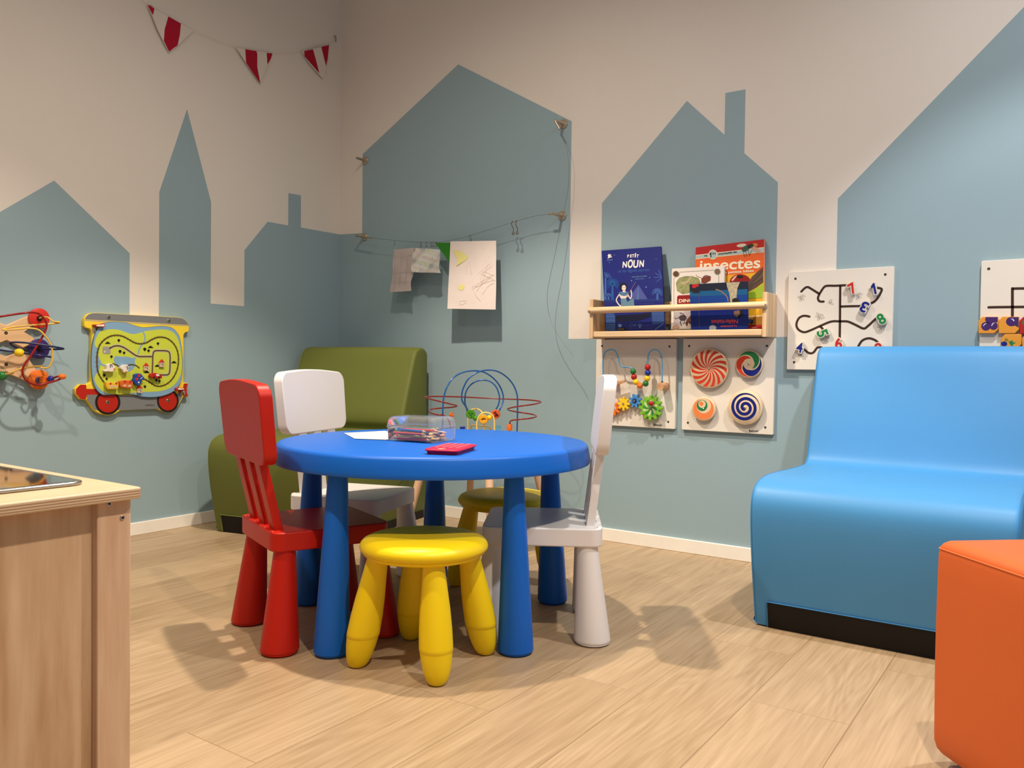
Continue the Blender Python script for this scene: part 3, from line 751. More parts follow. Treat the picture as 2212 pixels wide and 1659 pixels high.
def line(c, name, fr, z, lst, w, lay, m, closed=False):
    return obj(name, G().stroke(fr, pts(fr, z, lst, 0), w, 0.0, 0.0003 + 0.00025 * lay, closed, False), m, c, smooth=False)
def lett(c, fr, z, st, a, b, h, lay, m, s, bold=0.0, name='lettering'):
    return obj(name, G().textpx(fr, st, z(*a), z(*b), h / s, 0.0, 0.0003 + 0.00025 * lay, bold), m, c, smooth=False)
def ell(cx, cy, rx, ry, n=24, rot=0.0):
    ca, sa = math.cos(rot), math.sin(rot)
    return [(cx + rx * math.cos(t) * ca - ry * math.sin(t) * sa, cy + rx * math.cos(t) * sa + ry * math.sin(t) * ca) for t in [2 * math.pi * k / n for k in range(n)]]

# orange insect encyclopaedia (rear right)
s = 7.54; z = crop(1440, 505, s)
fr = book_frame(0.052, 0.022)
t, c = book('tall red and orange insect book with a ladybird, rearmost on the right of the ledge', fr, [z(472, 222), z(1590, 88), z(1578, 1560), z(470, 1560)], flat('book_orange', (226, 96, 36)), 0.014)
art(c, 'red_band', fr, z, [(474, 224), (1588, 90), (1588, 222), (474, 352)], 0, flat('book_red', (176, 26, 26)))
art(c, 'cream_band', fr, z, [(474, 346), (1588, 218), (1588, 300), (474, 415)], 1, flat('book_cream', (236, 214, 178)))
art(c, 'grey_band', fr, z, [(474, 356), (1588, 230), (1588, 290), (474, 404)], 2, flat('book_greyblue', (170, 186, 182)))
art(c, 'cream_disc', fr, z, ell(755, 340, 72, 80), 3, MATS['book_cream'])
art(c, 'grey_disc', fr, z, ell(755, 340, 60, 68), 4, MATS['book_greyblue'])
lett(c, fr, z, 'ma', (612, 372), (662, 367), 22, 5, BLACK, s, 0.01)
q1 = fr.px(*z(720, 347), 0); obj('lettering', digit_one(fr, q1[0], q1[1], 0.0095, 0.0190, 0.07, 0.0, 0.0016), BLACK, c, smooth=False)
lett(c, fr, z, 'ère', (745, 338), (802, 332), 32, 5, BLACK, s, 0.02)
lett(c, fr, z, 'encyclopédie des', (842, 352), (1142, 316), 40, 5, BLACK, s, 0.01)
lett(c, fr, z, 'insectes', (535, 612), (1522, 560), 168, 3, mat('title_cream', (240, 228, 196), 0.6), s, 0.018)
lett(c, fr, z, 'et autres petites bêtes', (700, 682), (1418, 634), 56, 3, MATS['title_cream'], s, 0.012)
art(c, 'yellow_field', fr, z, [(476, 700), (940, 680), (1400, 640), (1576, 620), (1576, 1345), (476, 1345)], 0, flat('book_yellow', (224, 168, 36)))
art(c, 'ladybird_shell', fr, z, ell(1200, 790, 175, 132), 1, flat('ladybird_red', (142, 34, 28), 0.25))
art(c, 'ladybird_spot', fr, z, ell(1195, 702, 52, 26), 2, BLACK)
art(c, 'ladybird_gloss', fr, z, [(1050, 760), (1100, 700), (1150, 672), (1130, 710), (1080, 770)], 2, flat('ladybird_gloss', (226, 168, 156)))
art(c, 'brown_wing', fr, z, [(1568, 540), (1574, 790), (1470, 870), (1330, 950), (1300, 960), (1320, 820), (1390, 700)], 3, flat('wing_brown', (88, 66, 52)))
line(c, 'wing_vein', fr, z, [(1560, 600), (1480, 700), (1350, 850)], 0.0016, 4, flat('wing_dark', (52, 38, 30)))
line(c, 'wing_vein', fr, z, [(1570, 720), (1460, 790), (1330, 900)], 0.0016, 4, MATS['wing_dark'])
line(c, 'wing_vein', fr, z, [(1572, 660), (1480, 760), (1400, 800)], 0.0012, 4, flat('wing_light', (140, 112, 92)))
art(c, 'green_field', fr, z, [(1576, 785), (1560, 830), (1470, 885), (1320, 965), (1320, 1060), (1576, 1040)], 4, flat('leaf_green', (150, 178, 44)))
art(c, 'spine_green', fr, z, [(1576, 620), (1590, 610), (1588, 1050), (1578, 1050)], 4, MATS['leaf_green'])
art(c, 'cream_strip', fr, z, [(1320, 1345), (1576, 1325), (1576, 1345), (1320, 1360)], 1, MATS['book_cream'])
art(c, 'ochre_field', fr, z, [(1320, 1358), (1576, 1343), (1576, 1482), (1320, 1488)], 1, flat('book_ochre', (176, 124, 40)))
art(c, 'blue_insect', fr, z, ell(1370, 1428, 45, 40), 2, flat('insect_blue', (50, 62, 96)))
art(c, 'red_strip', fr, z, [(1320, 1488), (1576, 1480), (1576, 1545), (1320, 1545)], 1, MATS['book_red'])
lett(c, fr, z, 'ussine', (1390, 1538), (1462, 1534), 22, 2, MATS['title_cream'], s, 0.01)
art(c, 'seed_shape', fr, z, ell(1222, 190, 80, 28, rot=-0.12), 3, flat('pale_wing', (214, 198, 176)))
art(c, 'fly_body', fr, z, ell(1290, 240, 72, 42, rot=-0.6), 5, flat('fly_green', (58, 84, 66), 0.3))
art(c, 'fly_head', fr, z, ell(1440, 182, 48, 28), 4, flat('fly_amber', (200, 124, 54), 0.3))
art(c, 'fly_thorax', fr, z, ell(1370, 200, 52, 32, rot=-0.4), 5, flat('fly_dark', (50, 50, 44), 0.3))
art(c, 'fly_wing', fr, z, [(1360, 230), (1420, 205), (1490, 230), (1545, 300), (1540, 330), (1470, 310)], 4, flat('fly_wing', (196, 150, 128)))
for P in ([(1265, 270), (1255, 320), (1275, 375)], [(1290, 275), (1300, 330), (1305, 370)], [(1330, 240), (1340, 290), (1335, 335)], [(1395, 265), (1370, 310), (1345, 360)]):
    line(c, 'fly_leg', fr, z, P, 0.0009, 6, MATS['fly_dark'])

# dinosaur book
fr = book_frame(0.070, 0.040)
t, c = book('white dinosaur book with a red title box, standing in the middle of the ledge', fr, [z(86, 568), z(938, 522), z(938, 1560), z(70, 1560)], flat('book_white', (226, 214, 204)), 0.012)
OL = flat('olive_line', (150, 150, 124))
line(c, 'border_line', fr, z, [(215, 625), (770, 592), (790, 650), (850, 670), (850, 1560)], 0.0022, 0, OL)
line(c, 'border_line', fr, z, [(215, 625), (200, 690), (120, 720), (120, 1460), (200, 1480), (215, 1555), (860, 1550)], 0.0022, 0, OL)
for x, y, m_ in ((153, 655, flat('globe_brown', (92, 58, 34))), (828, 617, flat('fossil_brown', (116, 92, 76))), (148, 1532, flat('shell_pink', (206, 160, 138)))):
    art(c, 'round_badge', fr, z, ell(x, y, 52, 52), 1, OL); art(c, 'badge_picture', fr, z, ell(x, y, 44, 44), 2, m_)
art(c, 'jungle', fr, z, [(150, 800), (200, 720), (300, 690), (420, 690), (520, 720), (560, 800), (480, 860), (380, 960), (260, 985), (170, 930)], 1, mat('jungle_green', (128, 130, 84), 0.6, mottle=0.35, mscale=90))
art(c, 'lizard_body', fr, z, [(220, 790), (330, 770), (400, 680), (410, 720), (350, 800), (260, 830)], 2, flat('lizard', (178, 160, 124)))
art(c, 'dinosaur_head', fr, z, [(565, 735), (600, 700), (660, 690), (720, 700), (715, 760), (660, 790), (630, 805), (570, 800)], 3, flat('dino_red', (118, 52, 34)))
line(c, 'dinosaur_neck', fr, z, [(480, 665), (490, 690), (570, 720)], 0.0012, 3, MATS['dino_red'])
line(c, 'dinosaur_crest', fr, z, [(600, 700), (640, 675), (690, 690), (715, 695)], 0.0016, 4, flat('dino_dark', (70, 34, 24)))
art(c, 'title_box', fr, z, [(190, 1005), (400, 995), (400, 1140), (172, 1145), (172, 1030)], 3, flat('title_red', (140, 22, 24)))
lett(c, fr, z, 'DINO', (198, 1122), (435, 1112), 56, 4, MATS['title_cream'], s, 0.02)
lett(c, fr, z, 'DEV', (275, 1268), (385, 1262), 34, 2, flat('subtitle_grey', (206, 196, 190)), s, 0.02)
art(c, 'grey_field', fr, z, [(128, 1272), (400, 1262), (400, 1440), (128, 1445)], 1, flat('field_lilac', (176, 166, 166)))
DD = flat('dino_violet', (66, 52, 58))
art(c, 'dinosaur_body', fr, z, ell(265, 1370, 62, 48), 3, DD)
line(c, 'dinosaur_tail', fr, z, cat([(210, 1360), (150, 1385), (140, 1360)], 4), 0.0022, 3, DD)
for P in ([(235, 1400), (225, 1450), (245, 1500)], [(290, 1400), (300, 1445), (270, 1470)], [(300, 1350), (280, 1310), (215, 1290)]):
    line(c, 'dinosaur_leg', fr, z, P, 0.0026, 3, DD)
art(c, 'dinosaur_brown', fr, z, [(310, 1470), (330, 1400), (390, 1330), (400, 1480), (350, 1440), (335, 1510)], 4, flat('dino_brown', (92, 54, 36)))

# upside-down dark blue book
fr = book_frame(0.088, 0.062)
t, c = book('blue book standing upside down in front, its red title inverted', fr, [z(372, 822), z(1318, 772), z(1326, 1560), z(398, 1560)], flat('book_navy', (18, 34, 104), 0.3), 0.007)
art(c, 'dark_band', fr, z, [(376, 826), (1316, 776), (1316, 900), (380, 940)], 1, flat('band_dark', (32, 36, 50), 0.3))
art(c, 'blue_field', fr, z, [(380, 935), (1316, 895), (1318, 990), (386, 1020)], 1, flat('sea_blue', (28, 84, 128), 0.3))
art(c, 'blue_field', fr, z, [(386, 1020), (1318, 990), (1320, 1110), (390, 1130)], 1, flat('sea_deep', (24, 60, 132), 0.3))
art(c, 'red_logo', fr, z, [(415, 822), (522, 818), (520, 860), (480, 866), (468, 888), (420, 880)], 2, flat('logo_red', (178, 28, 32)))
art(c, 'black_tag', fr, z, [(395, 912), (490, 908), (490, 935), (540, 938), (540, 965), (435, 968), (400, 930)], 2, BLACK)
art(c, 'bark_trunk', fr, z, [(975, 795), (1195, 785), (1150, 900), (1140, 1040), (1150, 1110), (1040, 1115), (1020, 960), (985, 860)], 3, mat('leopard_cloth', (150, 138, 112), 0.5, mottle=0.45, mscale=160))
line(c, 'arm', fr, z, cat([(800, 905), (890, 940), (980, 1020), (1005, 1110)], 5), 0.0042, 2, flat('skin_tan', (128, 100, 84)))
art(c, 'dark_hair', fr, z, ell(1125, 1090, 58, 45), 4, flat('hair_black', (24, 22, 24)))
art(c, 'face', fr, z, [(1095, 1260), (1190, 1245), (1195, 1310), (1140, 1358), (1100, 1330)], 3, flat('face_tan', (118, 88, 72)))
art(c, 'hair', fr, z, [(1190, 1240), (1245, 1245), (1240, 1340), (1180, 1370), (1150, 1360), (1195, 1310)], 4, MATS['hair_black'])
line(c, 'staff', fr, z, [(525, 940), (535, 1525)], 0.0018, 2, flat('staff_brown', (84, 62, 64)))
art(c, 'moon', fr, z, ell(752, 1535, 58, 50), 2, flat('moon_grey', (126, 130, 136)))
TR = flat('title_coral', (198, 62, 66))
def lett_inv(c, fr, z, st, a, b, h, lay, m, s):
    A = fr.px(*z(*a), 0); B = fr.px(*z(*b), 0); hh = abs(fr.px(*z(a[0], a[1] + h), 0)[1] - A[1])
    return obj('lettering', G().text(fr, st, A[0], A[1], math.dist(A, B), hh, math.atan2(B[1] - A[1], B[0] - A[0]), 0.0, 0.0003 + 0.00025 * lay, 0.012), m, c, smooth=False)
lett_inv(c, fr, z, 'Néfertiabet', (1165, 1395), (728, 1405), 68, 3, TR, s)
lett_inv(c, fr, z, 'La princesse', (1140, 1480), (882, 1490), 36, 3, TR, s)

# dark blue book on the left
s = 8.294; z = crop(1290, 520, s)
fr = book_frame(0.075, 0.026, 0.36)
t, c = book('tall dark blue picture book with a pyramid, alone at the left end of the ledge', fr, [z(78, 178), z(1143, 100), z(1215, 1612), z(150, 1616)], flat('book_indigo', (26, 34, 112), 0.4), 0.008)
TW = flat('title_white', (236, 226, 216)); MB_ = flat('mid_blue', (58, 92, 160)); LB = flat('pale_blue', (104, 138, 172)); NB = flat('night_blue', (14, 18, 46))
for ch, x, y, w, h, r in (('P', 540, 306, 30, 56, .08), ('E', 588, 302, 32, 54, .05), ('T', 622, 300, 38, 56, .02), ('i', 668, 298, 22, 78, -.04), ('T', 698, 302, 42, 56, -.08)):
    lett(c, fr, z, ch, (x, y), (x + w, y - r * 30 - 2), h, 1, TW, s, 0.03)
for ch, x, y, w, h in (('N', 452, 484, 78, 108), ('O', 542, 492, 92, 154), ('U', 640, 490, 92, 140), ('N', 752, 474, 80, 120)):
    lett(c, fr, z, ch, (x, y), (x + w, y - 5), h, 1, TW, s, 0.035)
lett(c, fr, z, 'et les Signes secrets', (378, 590), (930, 562), 74, 1, MB_, s, 0.0)
lett(c, fr, z, 'GÉRALDINE ELSCHNER', (620, 660), (888, 645), 26, 1, LB, s, 0.005)
lett(c, fr, z, 'ANJA KLAUSS', (680, 700), (836, 692), 22, 1, LB, s, 0.005)
lett(c, fr, z, 'LOUVRE', (178, 362), (276, 352), 24, 1, LB, s, 0.005)
art(c, 'small_figure', fr, z, [(205, 240), (222, 236), (225, 262), (248, 240), (252, 265), (230, 285), (262, 282), (268, 295), (225, 302), (200, 318), (185, 318), (205, 290), (188, 272)], 1, TW)
for x, y, r in ((310, 257, 12), (220, 392, 11), (1057, 328, 11), (940, 662, 14), (617, 717, 18), (876, 832, 19)):
    P = [(x + (r if k % 2 == 0 else r * 0.42) * math.sin(math.pi * k / 5), y - (r if k % 2 == 0 else r * 0.42) * math.cos(math.pi * k / 5)) for k in range(10)]
    art(c, 'star', fr, z, P, 1, LB)
art(c, 'pyramid', fr, z, [(740, 790), (905, 1048), (640, 1055), (600, 980)], 1, flat('pyramid_violet', (70, 76, 146)))
for k in range(7):
    line(c, 'pyramid_line', fr, z, [(740 - 20 * k, 800 + 35 * k), (740 + 4 * k, 1050)], 0.0005, 2, LB)
    line(c, 'pyramid_line', fr, z, [(742 + 22 * k, 800 + 35 * k), (700 - 6 * k + 20, 1050)], 0.0005, 2, LB)
# palms
def palm(cx, cy, r, tr, m_, a0=-200, a1=20, n=11):
    for k in range(n):
        a = math.radians(a0 + (a1 - a0) * k / (n - 1)); ex, ey = cx + r * math.cos(a), cy + r * math.sin(a) * 0.95
        mx_, my_ = cx + 0.55 * r * math.cos(a) , cy + 0.6 * r * math.sin(a) - 8
        line(c, 'palm_frond', fr, z, cat([(cx, cy), (mx_, my_), (ex, ey + 10)], 4), 0.0026, 1, m_)
    art(c, 'palm_trunk', fr, z, [(cx - tr, cy), (cx + tr, cy), (cx + tr * 1.8, 1060), (cx - tr * 1.8, 1060)], 1, m_)
TEAL = flat('teal_blue', (30, 84, 146))
palm(275, 775, 120, 14, TEAL, -220, 40, 15)
palm(150, 660, 110, 12, MB_, -100, 0, 6)
palm(1080, 930, 100, 14, MB_, -200, 30, 12)
palm(205, 990, 62, 10, MB_, -190, 10, 8)
for P in ([(1140, 620), (1100, 520)], [(1150, 640), (1040, 580)], [(1160, 650), (1020, 660)], [(1165, 660), (1060, 740)]): line(c, 'palm_frond', fr, z, P, 0.0026, 1, MB_)
line(c, 'bank_line', fr, z, [(140, 1075), (1185, 1045)], 0.0011, 2, MB_)
line(c, 'bank_line', fr, z, [(140, 1100), (1185, 1070)], 0.0011, 2, MB_)
# figure
SK = flat('pale_skin', (222, 206, 196)); DR = flat('dress_blue', (96, 130, 150))
art(c, 'figure_hair', fr, z, ell(468, 828, 72, 76), 2, NB)
art(c, 'figure_face', fr, z, ell(480, 846, 38, 52), 3, SK)
art(c, 'figure_neck', fr, z, [(462, 885), (505, 885), (515, 940), (455, 940)], 3, SK)
art(c, 'figure_torso', fr, z, [(395, 950), (545, 945), (560, 990), (520, 1035), (425, 1035), (400, 985)], 3, SK)
line(c, 'figure_arm', fr, z, cat([(400, 960), (345, 1060), (395, 1150), (440, 1170)], 6), 0.0044, 4, SK)
line(c, 'figure_arm', fr, z, cat([(548, 960), (600, 1040), (618, 960), (605, 880)], 6), 0.0044, 4, SK)
art(c, 'figure_collar', fr, z, [(385, 935), (440, 908), (470, 925), (500, 925), (550, 908), (562, 940), (530, 980), (480, 992), (420, 975)], 5, flat('collar_blue', (78, 112, 146)))
art(c, 'figure_dress', fr, z, [(425, 1035), (520, 1035), (545, 1100), (600, 1060), (655, 1030), (668, 1165), (430, 1172)], 4, DR)
line(c, 'figure_staff', fr, z, [(515, 1035), (695, 740)], 0.0015, 6, flat('staff_rose', (150, 112, 118)))
for x in (462, 498): art(c, 'figure_eye', fr, z, ell(x, 842, 8, 4), 4, NB)
# water and lower art
for j, (y, x0, x1) in enumerate(((1125, 690, 1060), (1135, 145, 320), (1490, 460, 600), (1460, 830, 980), (1540, 500, 700), (1520, 830, 1060), (1570, 560, 1040))):
    P = [(x0 + k * 22, y + (10 if k % 2 else -10)) for k in range(int((x1 - x0) / 22))]
    line(c, 'water_ripple', fr, z, P, 0.0008, 2, flat('ripple', (84, 84, 150)))
art(c, 'dark_boat', fr, z, [(325, 1340), (500, 1330), (800, 1310), (965, 1285), (965, 1350), (850, 1400), (700, 1440), (480, 1450), (325, 1450)], 2, NB)
art(c, 'stone_pillar', fr, z, [(155, 1300), (290, 1295), (325, 1350), (325, 1610), (160, 1612)], 1, flat('pillar_blue', (50, 78, 136)))
art(c, 'stone_pillar', fr, z, [(975, 1280), (1195, 1270), (1205, 1480), (990, 1500)], 1, MATS['pillar_blue'])
for y in (1360, 1430, 1500): line(c, 'pillar_line', fr, z, [(160, y), (322, y - 4)], 0.0007, 2, LB)
line(c, 'fish', fr, z, cat([(580, 1510), (620, 1485), (665, 1510), (690, 1485), (690, 1535), (665, 1510), (620, 1540)], 4), 0.0007, 3, LB, True)
art(c, 'lotus', fr, z, [(365, 1490), (385, 1510), (390, 1478), (405, 1505), (418, 1478), (425, 1510), (448, 1488), (430, 1550), (390, 1552)], 2, LB)
line(c, 'papyrus', fr, z, [(765, 1465), (765, 1560)], 0.001, 2, LB)
for dx in (-45, -25, 25, 50): line(c, 'papyrus', fr, z, [(765 + dx, 1490), (765, 1565)], 0.0008, 2, LB)
art(c, 'black_tag', fr, z, [(360, 1562), (500, 1558), (505, 1592), (538, 1595), (538, 1610), (400, 1612), (360, 1595)], 3, BLACK)
lett(c, fr, z, 'Louvre', (372, 1594), (480, 1590), 22, 4, flat('gold_ink', (176, 150, 110)), s, 0.005)
lett(c, fr, z, 'éditions', (1040, 1600), (1190, 1490), 22, 3, LB, s, 0.005)

# ================================================================ play panels on the right-hand wall
PW = mat('panel_white', (228, 218, 204), 0.45, mottle=0.02, mscale=8)
PD = 0.015
def panel(label, u0, u1, v0, v1):
    t = thing('activity_board', label, 'wall toy', (u0, 0, v0))
    obj('board', G().prism(WR, rrect(u0, u1, v0, v1, 0.004, 3), 0.0, PD), PW, t, bevel=0.0012)
    return t
def hn(p, x, y, z, st='sc', d=PD, r=0.0048):
    u, v = WR.px(*z(x, y), d); return screw(p, WR, u, v, d - 0.0006, r * 0.9)
BEAD = {k: mat('bead_' + k, c, 0.22, coat=0.4) for k, c in dict(green=(36, 112, 48), red=(176, 24, 24), yellow=(238, 196, 28), orange=(232, 112, 36), blue=(26, 48, 140), purple=(66, 34, 110), sky=(104, 176, 214)).items()}
z = crop(1260, 720, 5.027)
# -- bead wire and gear panel
p = panel('white panel with a bead wire and coloured gears, left one under the book ledge', 1.499, 1.845, 0.467, 0.811)
for x, y in ((203, 138), (936, 143), (922, 962)): hn(p, x, y, z)
DW = 0.055
W3 = [(212, 520), (213, 440), (215, 300), (235, 210), (300, 175), (350, 195), (378, 260), (392, 325), (425, 362), (490, 366), (530, 384), (545, 420), (553, 475), (572, 530), (617, 568), (676, 546), (693, 490), (701, 430), (699, 370), (698, 300), (715, 215), (770, 174), (825, 200), (850, 270), (856, 400), (856, 545)]
pp = cat([WR.px(*z(*q), DW) for q in W3], 5)
obj('bead_wire', G().tube([WR.p(u, v, DW) for u, v in pp], 0.0028, 10), mat('wire_lightblue', (92, 152, 196), 0.3), p)
for x, y, k in ((541, 415, 'green'), (551, 475, 'red'), (571, 530, 'yellow'), (616, 568, 'orange'), (677, 546, 'green'), (694, 490, 'yellow'), (702, 430, 'blue'), (700, 370, 'red')):
    u, v = WR.px(*z(x, y), DW)
    obj('bead', G().ball(WR.p(u, v, DW), 0.0118), BEAD[k], p)
KN = wood('knob_beech', (214, 168, 124), (190, 140, 98), 'y', 12.0, 8.0, 0.5, 1.0)
u, v = WR.px(*z(868, 575), 0.04)
obj('wooden_knob', G().lathe(WR.p(u, v, 0), WR.N, [(0.0145, PD), (0.0150, 0.04), (0.0150, 0.064), (0.0140, 0.067)], 28), KN, p)
u, v = WR.px(*z(856, 528), DW)
obj('wire_collar', G().lathe(WR.p(u, v, DW), (0, 0, 1), [(0.0042, -0.003), (0.0042, 0.002)], 14), BLACK, p)
u, v = WR.px(*z(360, 545), 0.02)
obj('wooden_stop', G().lathe(WR.p(u, v, 0), WR.N, [(0.013, PD), (0.013, 0.045)], 28), KN, p)
a = pts(WR, z, [(320, 545), (322, 575), (455, 530), (452, 502)], 0.05)
obj('wooden_key', G().prism(WR, a, 0.045, 0.055), KN, p, bevel=0.001)
def gear(x, y, r_px, n, m, d0=0.024, d1=0.036, deep=0.62, label=None, rot=0.0, name='gear', pw=0.55):
    u, v = WR.px(*z(x, y), d1); r = r_px / 5.027 * 0.00182
    P = []
    for k in range(n * 12):
        a = 2 * math.pi * k / (n * 12) + rot; c_ = math.cos(n * (a - rot))
        f = deep + (1 - deep) * (0.5 + 0.5 * max(-1, min(1, c_ * 1.9)))
        P.append((u + r * f * math.cos(a), v + r * f * math.sin(a)))
    g_ = obj(name, G().prism(WR, P, d0, d1), m, p, bevel=0.0008)
    obj('axle', cyl(WR, u, v, PD, d0, r * 0.3), KN, g_)
    return g_, u, v, r
GO = mat('gear_orange', (232, 118, 36), 0.45); GY = mat('gear_yellow', (240, 198, 36), 0.45); GB = mat('gear_blue', (70, 142, 206), 0.45); GG = mat('gear_green', (120, 182, 44), 0.45)
g_, u, v, r = gear(330, 815, 78, 8, GO, rot=0.2)
obj('cap', cyl(WR, u, v, 0.036, 0.0375, r * 0.34), mat('cap_pale', (222, 180, 150), 0.5), g_); obj('cap', cyl(WR, u, v, 0.037, 0.040, r * 0.17), STEEL, g_)
g_, u, v, r = gear(435, 765, 76, 8, GY, rot=0.0, d0=0.026, d1=0.039)
obj('cap', cyl(WR, u, v, 0.039, 0.042, r * 0.15), STEEL, g_)
g_, u, v, r = gear(557, 735, 76, 8, GB, rot=0.35)
g2 = G(); P = []
for k in range(20): P.append((u + r * (0.5 if k % 2 == 0 else 0.24) * math.cos(math.pi * k / 10), v + r * (0.5 if k % 2 == 0 else 0.24) * math.sin(math.pi * k / 10)))
obj('cap', G().prism(WR, P, 0.036, 0.0366), flat('navy_print', (16, 30, 90)), g_); obj('cap', cyl(WR, u, v, 0.0366, 0.040, r * 0.15), STEEL, g_)
g_, u, v, r = gear(725, 810, 134, 12, GG, deep=0.74, d0=0.026, d1=0.044)
for k in range(12):
    a = 2 * math.pi * k / 12; P = []
    for s_, off in ((0, 0.0), (0.2, 0.22), (0.4, 0.42), (0.6, 0.6)): P.append((u + r * (0.1 + s_ * 0.9) * math.cos(a - off), v + r * (0.1 + s_ * 0.9) * math.sin(a - off)))
    obj('blade_print', G().prism(WR, P + [(u + r * 0.62 * math.cos(a - 0.86), v + r * 0.62 * math.sin(a - 0.86)), (u + r * 0.35 * math.cos(a - 0.62), v + r * 0.35 * math.sin(a - 0.62))], 0.044, 0.0444), flat('print_green', (44, 136, 60)) if k % 2 else flat('print_pale', (206, 216, 176)), g_)
obj('cap', cyl(WR, u, v, 0.0444, 0.048, r * 0.09), STEEL, g_)
a, b = WR.px(*z(735, 763), 0.060)
obj('red_knob', G().lathe(WR.p(a, b, 0), WR.N, [(0.006, 0.044), (0.007, 0.048), (0.0098, 0.056), (0.0098, 0.062), (0.007, 0.067), (0.003, 0.069)], 24), BEAD['red'], g_)
PRN = mat('print_black', (26, 24, 24), 0.6)
obj('lettering', G().textpx(WR, 'Betzold', z(765, 1003), z(852, 1010), 4.6, PD, PD + 0.0004, 0.02), PRN, p, smooth=False)

# -- four spinning discs panel
p = panel('white panel with four spinning discs printed with swirls, right one under the ledge', 1.872, 2.218, 0.467, 0.811)
for x, y in ((1150, 138), (1993, 137), (1136, 971), (1976, 1022)): hn(p, x, y, z)
DISC = wood('disc_birch', (228, 200, 164), (214, 182, 142), 'z', 9.0, 8.0, 0.4, 0.6)
def disc(x, y, r_px):
    d1 = 0.034; u, v = WR.px(*z(x, y), d1); r = r_px / 5.027 * 0.00179
    o = obj('spinning_disc', G().lathe(WR.p(u, v, 0), WR.N, [(r - 0.0015, 0.020), (r, 0.0215), (r, d1 - 0.0015), (r - 0.0015, d1), (0.001, d1)], 64, cap=False), DISC, p, angle=50)
    obj('hub', cyl(WR, u, v, PD, 0.021, 0.010), KN, o)
    return o, u, v, r
def dot(o, u, v, r=0.0035): obj('centre_bolt', G().lathe(WR.p(u, v, 0), WR.N, [(r, 0.034), (r, 0.0360), (r * 0.6, 0.0375), (0.0003, 0.0378)], 20), STEEL, o)
FR_, FG_, FB_, FO_ = flat('swirl_red', (206, 58, 30)), flat('swirl_green', (36, 124, 66)), flat('swirl_blue', (18, 30, 110)), flat('swirl_orange', (232, 128, 70))
o, u, v, r = disc(1364, 382, 205)
for k in range(15):
    a = 2 * math.pi * k / 15 + 0.1; A, B = [], []
    for j in range(9):
        f = j / 8; rr = r * (0.05 + 0.89 * f); tw = 0.75 * f
        A.append((u + rr * math.cos(a - tw), v + rr * math.sin(a - tw))); B.append((u + rr * math.cos(a - tw + 0.22), v + rr * math.sin(a - tw + 0.22)))
    obj('printed_blade', G().prism(WR, A + B[::-1], 0.034, 0.0343), FR_, o, smooth=False)
dot(o, u, v)
o, u, v, r = disc(1798, 334, 138)
for k, m_ in enumerate((FG_, FB_, FR_)):
    a = math.radians(152 - 120 * k); A, B = [], []
    for j in range(25):
        f = j / 24; an = a - 3.55 * f
        ro = r * 0.93 if f < 0.5 else r * (0.93 - 0.53 * ((f - 0.5) * 2) ** 1.15)
        ri = r * (0.93 - 0.50 * min(1.0, f / 0.55) ** 0.9) if f < 0.55 else r * (0.43 - 0.03 * (f - 0.55) / 0.45)
        A.append((u + ro * math.cos(an), v + ro * math.sin(an))); B.append((u + min(ri, ro - .0004) * math.cos(an), v + min(ri, ro - .0004) * math.sin(an)))
    obj('printed_swirl', G().prism(WR, A + B[::-1], 0.034, 0.0343), m_, o, smooth=False)
dot(o, u, v, 0.0045)
o, u, v, r = disc(1305, 820, 127)
obj('printed_ring', G().prism(WR, circ(u, v - 0.00, r * 0.88, None, 48), 0.034, 0.0342), FO_, o, smooth=False)
obj('printed_ring', G().prism(WR, circ(u + r * 0.02, v + r * 0.25, r * 0.62, None, 48), 0.034, 0.0345), DISC, o, smooth=False)
obj('printed_ring', G().prism(WR, circ(u - r * 0.12, v + r * 0.27, r * 0.46, None, 40), 0.034, 0.0348), FG_, o, smooth=False)
obj('printed_ring', G().prism(WR, circ(u - r * 0.12, v + r * 0.38, r * 0.31, None, 40), 0.034, 0.0351), DISC, o, smooth=False)
obj('printed_ring', G().prism(WR, circ(u - r * 0.18, v + r * 0.42, r * 0.18, None, 32), 0.034, 0.0354), FO_, o, smooth=False)
dot(o, u, v, 0.0032)
o, u, v, r = disc(1756, 806, 176)
A, B = [], []
for j in range(120):
    f = j / 119; an = math.radians(60) + f * 2 * math.pi * 2.9; rr = r * (0.08 + 0.80 * f)
    w = r * 0.088 * (1 if f < 0.8 else max(0.02, (1 - f) / 0.2)) * (1 if f > 0.04 else f / 0.04)
    A.append((u + (rr + w) * math.cos(-an), v + (rr + w) * math.sin(-an))); B.append((u + (rr - w) * math.cos(-an), v + (rr - w) * math.sin(-an)))
g2 = G()
for j in range(119): g2.prism(WR, [A[j], A[j + 1], B[j + 1], B[j]], 0.034, 0.0343)
obj('printed_spiral', g2, FB_, o, smooth=False); dot(o, u, v, 0.0045)
obj('lettering', G().textpx(WR, 'Betzold', z(1800, 1070), z(1898, 1074), 4.8, PD, PD + 0.0004, 0.02), PRN, p, smooth=False)

